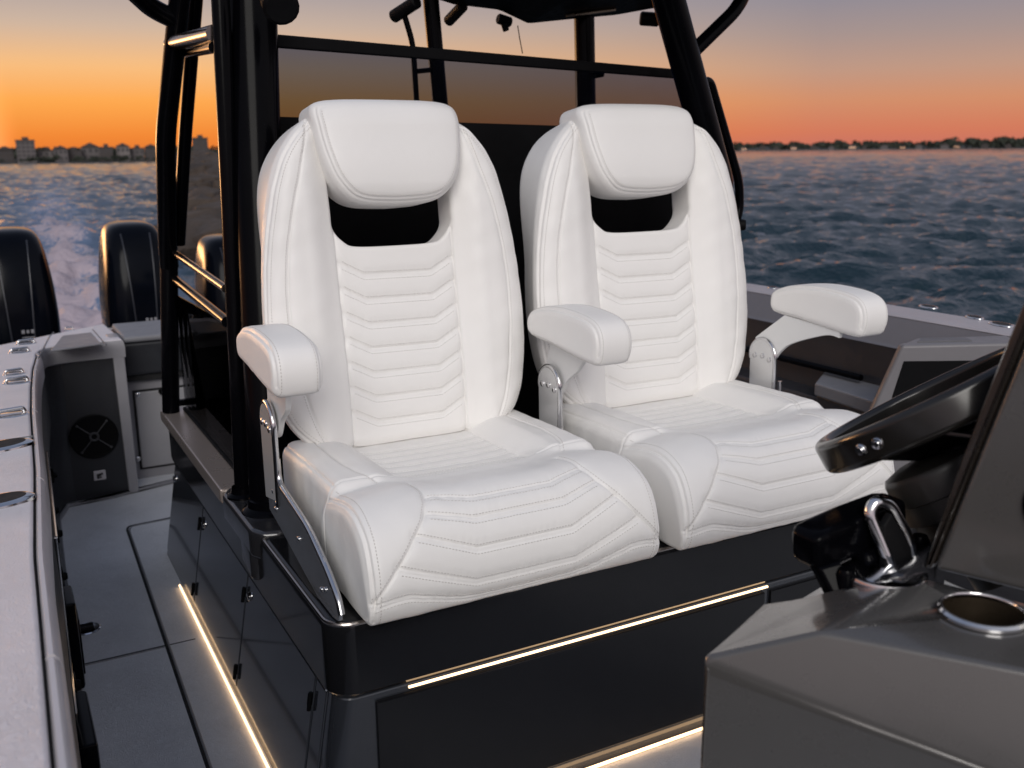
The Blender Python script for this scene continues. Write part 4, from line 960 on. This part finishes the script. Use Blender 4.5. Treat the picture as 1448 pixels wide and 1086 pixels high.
    fr = ramp(N, L, mu.outputs[0], [(.95, (0, 0, 0)), (1.26, (.68, .68, .68))]); ar = ramp(N, L, fa.outputs['Fac'], [(.05, (.009, .024, .034)), (.75, (.12, .17, .27))])
    mx = N.new('ShaderNodeMix'); mx.data_type = 'RGBA'; L.new(fr.outputs[0], mx.inputs[0]); L.new(ar.outputs[0], mx.inputs[6]); mx.inputs[7].default_value = (.52, .41, .42, 1)
    L.new(mx.outputs[2], B.inputs['Base Color'])
    mr = N.new('ShaderNodeMapRange'); L.new(fr.outputs[0], mr.inputs[0]); mr.inputs[3].default_value = .06; mr.inputs[4].default_value = .75; L.new(mr.outputs[0], B.inputs['Roughness'])
    B.inputs['IOR'].default_value = 1.33
    return o
build_water()

# ------------------------------------------------------------------ far shores
LAND = surf('shore_ground', (.035, .034, .030), .9, var=.4, vscale=.05)
SCRUB = surf('shore_trees', (.030, .036, .024), .9, var=.4, vscale=.2)
BRK = [surf('render_wall_a', (.13, .115, .115), .8, var=.1, vscale=.3), surf('render_wall_b', (.06, .05, .047), .8, var=.1, vscale=.3), surf('render_wall_c', (.18, .16, .155), .8, var=.1, vscale=.3)]
ROOF = surf('dark_roof', (.055, .045, .042), .8, var=.2, vscale=.5)
WIN = surf('dark_window', (.05, .046, .048), .3)
def land(name, pxs, dist, depth, htop, label):
    """a low shore: a strip of ground between sight bearings, sloping up from the water"""
    fr = []
    for k, px in enumerate(pxs):
        h = htop * (.8 + .3 * math.sin(k * 1.7) + .2 * RNG.uniform(-1, 1))
        a = bearing(px, dist * (1 + .01 * RNG.uniform(-1, 1)), WZ - .5); b = bearing(px, dist + depth * .08, WZ + .5); c = bearing(px, dist + depth * .5, WZ + h); d = bearing(px, dist + depth, WZ + h * 1.05); e = bearing(px, dist + depth * 1.2, WZ - .5)
        fr.append([a, b, c, d, e])
    o = MB().sweep(fr).build(name, LAND, None, 60); tag(o, label, None, None, 'structure'); return o
def blob(mb, c, rx, rz, n=46):                           # an irregular crown: leaf tufts thrown round a lobed volume
    lobes = [(RNG.uniform(-.6, .6), RNG.uniform(-.4, .4), RNG.uniform(.1, .8), RNG.uniform(.45, .8)) for _ in range(6)]
    for _ in range(n):
        l = lobes[RNG.integers(6)]; v = RNG.normal(size=3); v /= np.linalg.norm(v)
        p = c + np.array([(l[0] + v[0] * l[3] * .6) * rx, (l[1] + v[1] * l[3] * .6) * rx, (l[2] + v[2] * l[3] * .45) * rz])
        s = rx * RNG.uniform(.14, .30); u = RNG.normal(size=3); u /= np.linalg.norm(u); w = np.cross(u, v); w /= np.linalg.norm(w) + 1e-9
        mb.add([p + u * s, p + w * s, p - u * s * .8, p - w * s * .9 + v * s * .3], [(0, 1, 2), (0, 2, 3)], False)
land('shore_land', np.linspace(-500, 330, 60), 288, 90, 1.5, 'low dark far shore under the orange sunset')
land('shore_land', np.linspace(960, 2300, 90), 1500, 300, 6.0, 'low dark far shore beyond the open water')
tl = MB()
for k in range(330):
    px = RNG.uniform(-480, 330); d = RNG.choice([RNG.uniform(285, 289), RNG.uniform(305, 375)], p=[.3, .7]); s = RNG.uniform(1.8, 3.0) if d > 300 else RNG.uniform(.6, 1.4); blob(tl, bearing(px, d, WZ + .6 + (d - 295) * .016), s * 1.3, s, 40)
tag(tl.build('shore_trees', SCRUB, None, 60, False), 'dark massed trees along the near far-off shore', 'trees', None, 'stuff')
tl = MB()
for k in range(520):
    px = RNG.uniform(970, 2200); d = RNG.uniform(1540, 1800); s = RNG.uniform(5, 9.5) * (1 + .25 * (px > 1330)); blob(tl, bearing(px, d, WZ + 1.0 + (d - 1540) * .018), s * 1.5, s, 40)
tag(tl.build('shore_trees', SCRUB, None, 60, False), 'dark tree line on the distant shore over open water', 'trees', None, 'stuff')
def building(name, label, px, dist, w, h, d, m, roof='flat', cat='building', group=None, rows=3, cols=3, lit=False, z0=.4):
    c = bearing(px, dist, WZ + z0); yaw = math.atan2(c[1] - CAM[1], c[0] - CAM[0]) - pi / 2
    b = empty(name, label, cat, tuple(c), group); b.rotation_euler.z = yaw
    MB().box((-w / 2, 0, -1.5), (w / 2, d, h)).build('wall', m, b)
    if roof == 'flat':
        MB().box((-w / 2 - .12, -.12, h), (w / 2 + .12, d + .12, h + .35)).box((-w * .15, d * .3, h + .35), (w * .2, d * .6, h + 1.1)).build('roof', ROOF, b)
    else: MB().prism([(-w / 2 - .3, -.3, h), (w / 2 + .3, -.3, h), (0, -.3, h + w * .28)], (0, d + .6, 0)).build('roof', ROOF, b)
    for r_ in range(rows):
        for k in range(cols):
            x = -w / 2 + w * (k + .5) / cols; z = h * (r_ + .5) / rows; MB().box((x - w * .09, -.06, z - h * .13 / max(1, rows / 2)), (x + w * .09, .02, z + h * .13 / max(1, rows / 2))).build('window', LITWIN if (lit and r_ == 0) else WIN, b)
    return b
LITWIN = emit('lit_window', (1.0, .55, .30), .8)
building('tower_block', 'tall pale block standing above the other shore houses', 37, 292, 4.5, 5.2, 6, BRK[0], rows=5, cols=4)
hs = [(-60, 6, 4, 1), (8, 5, 4.2, 1), (66, 6, 3.6, 2), (86, 4.5, 4.4, 0), (104, 5.5, 3.6, 1), (128, 6.2, 5.0, 0), (150, 4.6, 4.6, 1), (174, 4.6, 5.2, 2), (194, 5.0, 4.2, 0), (214, 4.4, 4.8, 1), (-110, 7, 5, 0), (-160, 6, 4.5, 2)]
lb = ['low brown waterfront house left of the tall pale block', 'pale wide house just right of the tall pale block', 'narrow grey house second right of the tall block', 'low brown house third right of the tall block', 'broad grey shore house midway between tower block and pole', 'plain brown house right of the broad grey shore house', 'pale gabled house third from the black pole', 'grey low house second from the black pole', 'narrow brown house right beside the black pole']
li = 0
for i, (px, w, h, mi) in enumerate(hs):
    if px < 0: continue
    building('shore_house', lb[li], px, 291 + (i % 3) * 3, w * .73, h * .72, 5, BRK[mi], 'gable' if i % 2 else 'flat', 'house', 'houses on the sunset shore', 2, 3); li += 1
building('square_tower', 'square brown tower seen between the two black poles', 284, 291, 4.1, 5.6, 5, BRK[1], rows=3, cols=2)
rh = [(1052, 9, 5, 2), (1078, 11, 6, 0), (1098, 8, 5, 1), (1122, 10, 6, 2), (1150, 12, 6, 0), (1175, 9, 5, 2), (1205, 12, 7, 2), (1222, 8, 5, 0), (1250, 12, 6, 2), (1276, 9, 5, 1), (1299, 10, 6, 2), (1335, 13, 6, 2), (1352, 9, 6, 0), (1392, 11, 6, 1), (1425, 10, 5, 0)]
for i, (px, w, h, mi) in enumerate(rh):
    building('distant_house', ['%s house %s on the distant tree-lined shore' % (('pale', 'grey', 'brown')[[2, 0, 1].index(mi)], ('first right of the black grab handle', 'second right of the black grab handle', 'third right of the black grab handle', 'fourth right of the black grab handle', 'fifth right of the black grab handle', 'sixth right of the black grab handle', 'wide, just left of mid shore', 'narrow, beside the wide pale one at mid shore', 'with lit ground floor above the right armrest', 'small, right of the one above the right armrest', 'sixth from the right edge', 'broadest, fourth from the right edge', 'third from the right edge', 'second from the right edge', 'nearest the right edge')[i])][0], px, 1512, w * .8, h * .75, 8, (BRK[1], BRK[1], BRK[0])[mi], 'gable', 'house', 'houses on the distant shore', 1, 3, lit=i % 3 == 0, z0=.8)

# rock breakwater seen between the poles
rk = MB(); root = bearing(300, 24, WZ)
ROCK = surf('breakwater_rock', (.050, .036, .027), .85, var=.4, vscale=.8, bumps=(('noise', 3, .5, .2), ('noise', 14, .4, .05)))
for k in range(420):
    t = RNG.uniform(0, 1); dist = 17 + 300 * t ** 1.9; q0_ = bearing(262, 17, 0)[:2]; q1_ = bearing(247, 330, 0)[:2]; e0 = q0_ + (q1_ - q0_) * (dist - 17) / 313; dd = np.array([q1_[1] - q0_[1], q0_[0] - q1_[0]]); dd /= np.linalg.norm(dd)
    wd = 2.2 + .012 * dist; across = RNG.uniform(0, 1) * wd * 1.9; hgt = .62 * (1 - abs(across / (wd * 1.9) - .62) * 1.25) * (1 + .006 * dist)
    p = np.array([*(e0 + dd * across), WZ + hgt * RNG.uniform(.75, 1.05)]); s = RNG.uniform(.3, .62) * (1 + .01 * dist)
    bm = bmesh.new(); bmesh.ops.create_icosphere(bm, subdivisions=1, radius=1)
    for v in bm.verts:
        q = np.array(v.co); q = np.sign(q) * np.abs(q) ** .6; q *= np.array([1.3, .9, .7]) * s * RNG.uniform(.85, 1.1); v.co = Vector(tuple(q))
    bmesh.ops.rotate(bm, verts=bm.verts, cent=(0, 0, 0), matrix=Matrix.Rotation(RNG.uniform(0, 6), 3, 'Z') @ Matrix.Rotation(RNG.uniform(-.5, .5), 3, 'X'))
    bmesh.ops.translate(bm, verts=bm.verts, vec=Vector(tuple(p))); rk.bm(bm); bm.free()
o = rk.build('rock_breakwater', ROCK, None, 28); tag(o, 'brown rock breakwater glimpsed between the black poles', 'breakwater', None, 'stuff')

# ------------------------------------------------------------------ dusk sky and light
W = bpy.data.worlds.new('World'); SC.world = W; W.use_nodes = True; N = W.node_tree.nodes; L = W.node_tree.links
bg = N['Background']; tc = N.new('ShaderNodeTexCoord'); sx = N.new('ShaderNodeSeparateXYZ'); L.new(tc.outputs['Generated'], sx.inputs[0])
asn = N.new('ShaderNodeMath'); asn.operation = 'ARCSINE'; L.new(sx.outputs['Z'], asn.inputs[0])
def mapr(src, a, b, c=0, d=1):
    m = N.new('ShaderNodeMapRange'); L.new(src, m.inputs[0]); m.inputs[1].default_value = a; m.inputs[2].default_value = b; m.inputs[3].default_value = c; m.inputs[4].default_value = d; return m.outputs[0]
el = mapr(asn.outputs[0], math.radians(-10), math.radians(90))           # 0 .. 1, horizon at .1
E_ = lambda deg: (deg + 10) / 100.0
WARM = [(E_(-10), (.04, .05, .06)), (E_(-.6), (.16, .09, .06)), (E_(0), (.78, .19, .034)), (E_(1.0), (.90, .25, .037)), (E_(2.8), (1.0, .40, .080)), (E_(4.6), (.94, .52, .22)), (E_(6.6), (.62, .465, .36)), (E_(9.0), (.37, .335, .36)), (E_(16), (.31, .31, .38)), (E_(35), (.25, .29, .40)), (E_(90), (.17, .21, .33))]
PINK = [(E_(-10), (.04, .05, .06)), (E_(-.6), (.14, .08, .07)), (E_(0), (.59, .170, .125)), (E_(1.0), (.66, .20, .110)), (E_(2.6), (.65, .28, .150)), (E_(4.2), (.53, .32, .235)), (E_(5.9), (.39, .295, .275)), (E_(7.6), (.295, .265, .30)), (E_(9.5), (.235, .240, .32)), (E_(16), (.29, .29, .35)), (E_(35), (.25, .29, .39)), (E_(90), (.16, .20, .32))]
EAST = [(E_(-10), (.04, .05, .06)), (E_(-.6), (.10, .09, .11)), (E_(0), (.40, .36, .42)), (E_(6), (.62, .52, .55)), (E_(14), (.72, .66, .67)), (E_(28), (.64, .63, .68)), (E_(50), (.48, .50, .58)), (E_(90), (.17, .21, .33))]
r1_, r2_, r3_ = [ramp(N, L, el, s, 'EASE' if 0 else 'LINEAR') for s in (WARM, PINK, EAST)]
sunb = bearing(-150, 1, 0)[:2] - CAM[:2]; sunb /= np.linalg.norm(sunb)
dt = N.new('ShaderNodeVectorMath'); dt.operation = 'DOT_PRODUCT'; L.new(tc.outputs['Generated'], dt.inputs[0]); dt.inputs[1].default_value = (sunb[0], sunb[1], 0)
def mixc(f, a, b):
    m = N.new('ShaderNodeMix'); m.data_type = 'RGBA'; L.new(f, m.inputs[0]); L.new(a, m.inputs[6]); L.new(b, m.inputs[7]); return m.outputs[2]
w1 = mapr(dt.outputs['Value'], .66, .97); c1 = mixc(w1, r2_.outputs[0], r1_.outputs[0])
w2 = mapr(dt.outputs['Value'], .25, -.55); c2 = mixc(w2, c1, r3_.outputs[0])
# extra sunset glow, added for warm left rims, outside the picture to the left
gb = bearing(-900, 1, 0)[:2] - CAM[:2]; gb /= np.linalg.norm(gb); dg = N.new('ShaderNodeVectorMath'); dg.operation = 'DOT_PRODUCT'; L.new(tc.outputs['Generated'], dg.inputs[0]); dg.inputs[1].default_value = (gb[0], gb[1], 0)
g1_ = mapr(dg.outputs['Value'], .92, 1.0); ge = mapr(asn.outputs[0], math.radians(9), 0); gm = N.new('ShaderNodeMath'); gm.operation = 'MULTIPLY'; L.new(g1_, gm.inputs[0]); L.new(ge, gm.inputs[1])
gp = N.new('ShaderNodeMath'); gp.operation = 'POWER'; L.new(gm.outputs[0], gp.inputs[0]); gp.inputs[1].default_value = 2.0
gs = N.new('ShaderNodeVectorMath'); gs.operation = 'SCALE'; gs.inputs[0].default_value = (34.0, 17.0, 7.0); L.new(gp.outputs[0], gs.inputs['Scale'])
ad = N.new('ShaderNodeVectorMath'); ad.operation = 'ADD'; L.new(c2, ad.inputs[0]); L.new(gs.outputs[0], ad.inputs[1])
L.new(ad.outputs[0], bg.inputs['Color']); bg.inputs['Strength'].default_value = 1.0
sl = bpy.data.lights.new('soft_front_key', 'SUN'); sl.energy = 1.56; sl.angle = math.radians(32); sl.color = (1.0, .96, .91)  # soft key light added from the front-left to brighten the chairs
so = bpy.data.objects.new('soft_front_key', sl); COL.objects.link(so)
d_ = Vector((.42, .80, -.52)); so.rotation_euler = d_.to_track_quat('-Z', 'Y').to_euler()
SC.view_settings.view_transform = 'Standard'; SC.view_settings.look = 'None'; SC.view_settings.exposure = 0; SC.view_settings.gamma = 1
SC.render.engine = 'CYCLES'; SC.cycles.use_denoising = True; SC.cycles.max_bounces = 8; SC.cycles.transparent_max_bounces = 12; SC.cycles.sample_clamp_indirect = 4
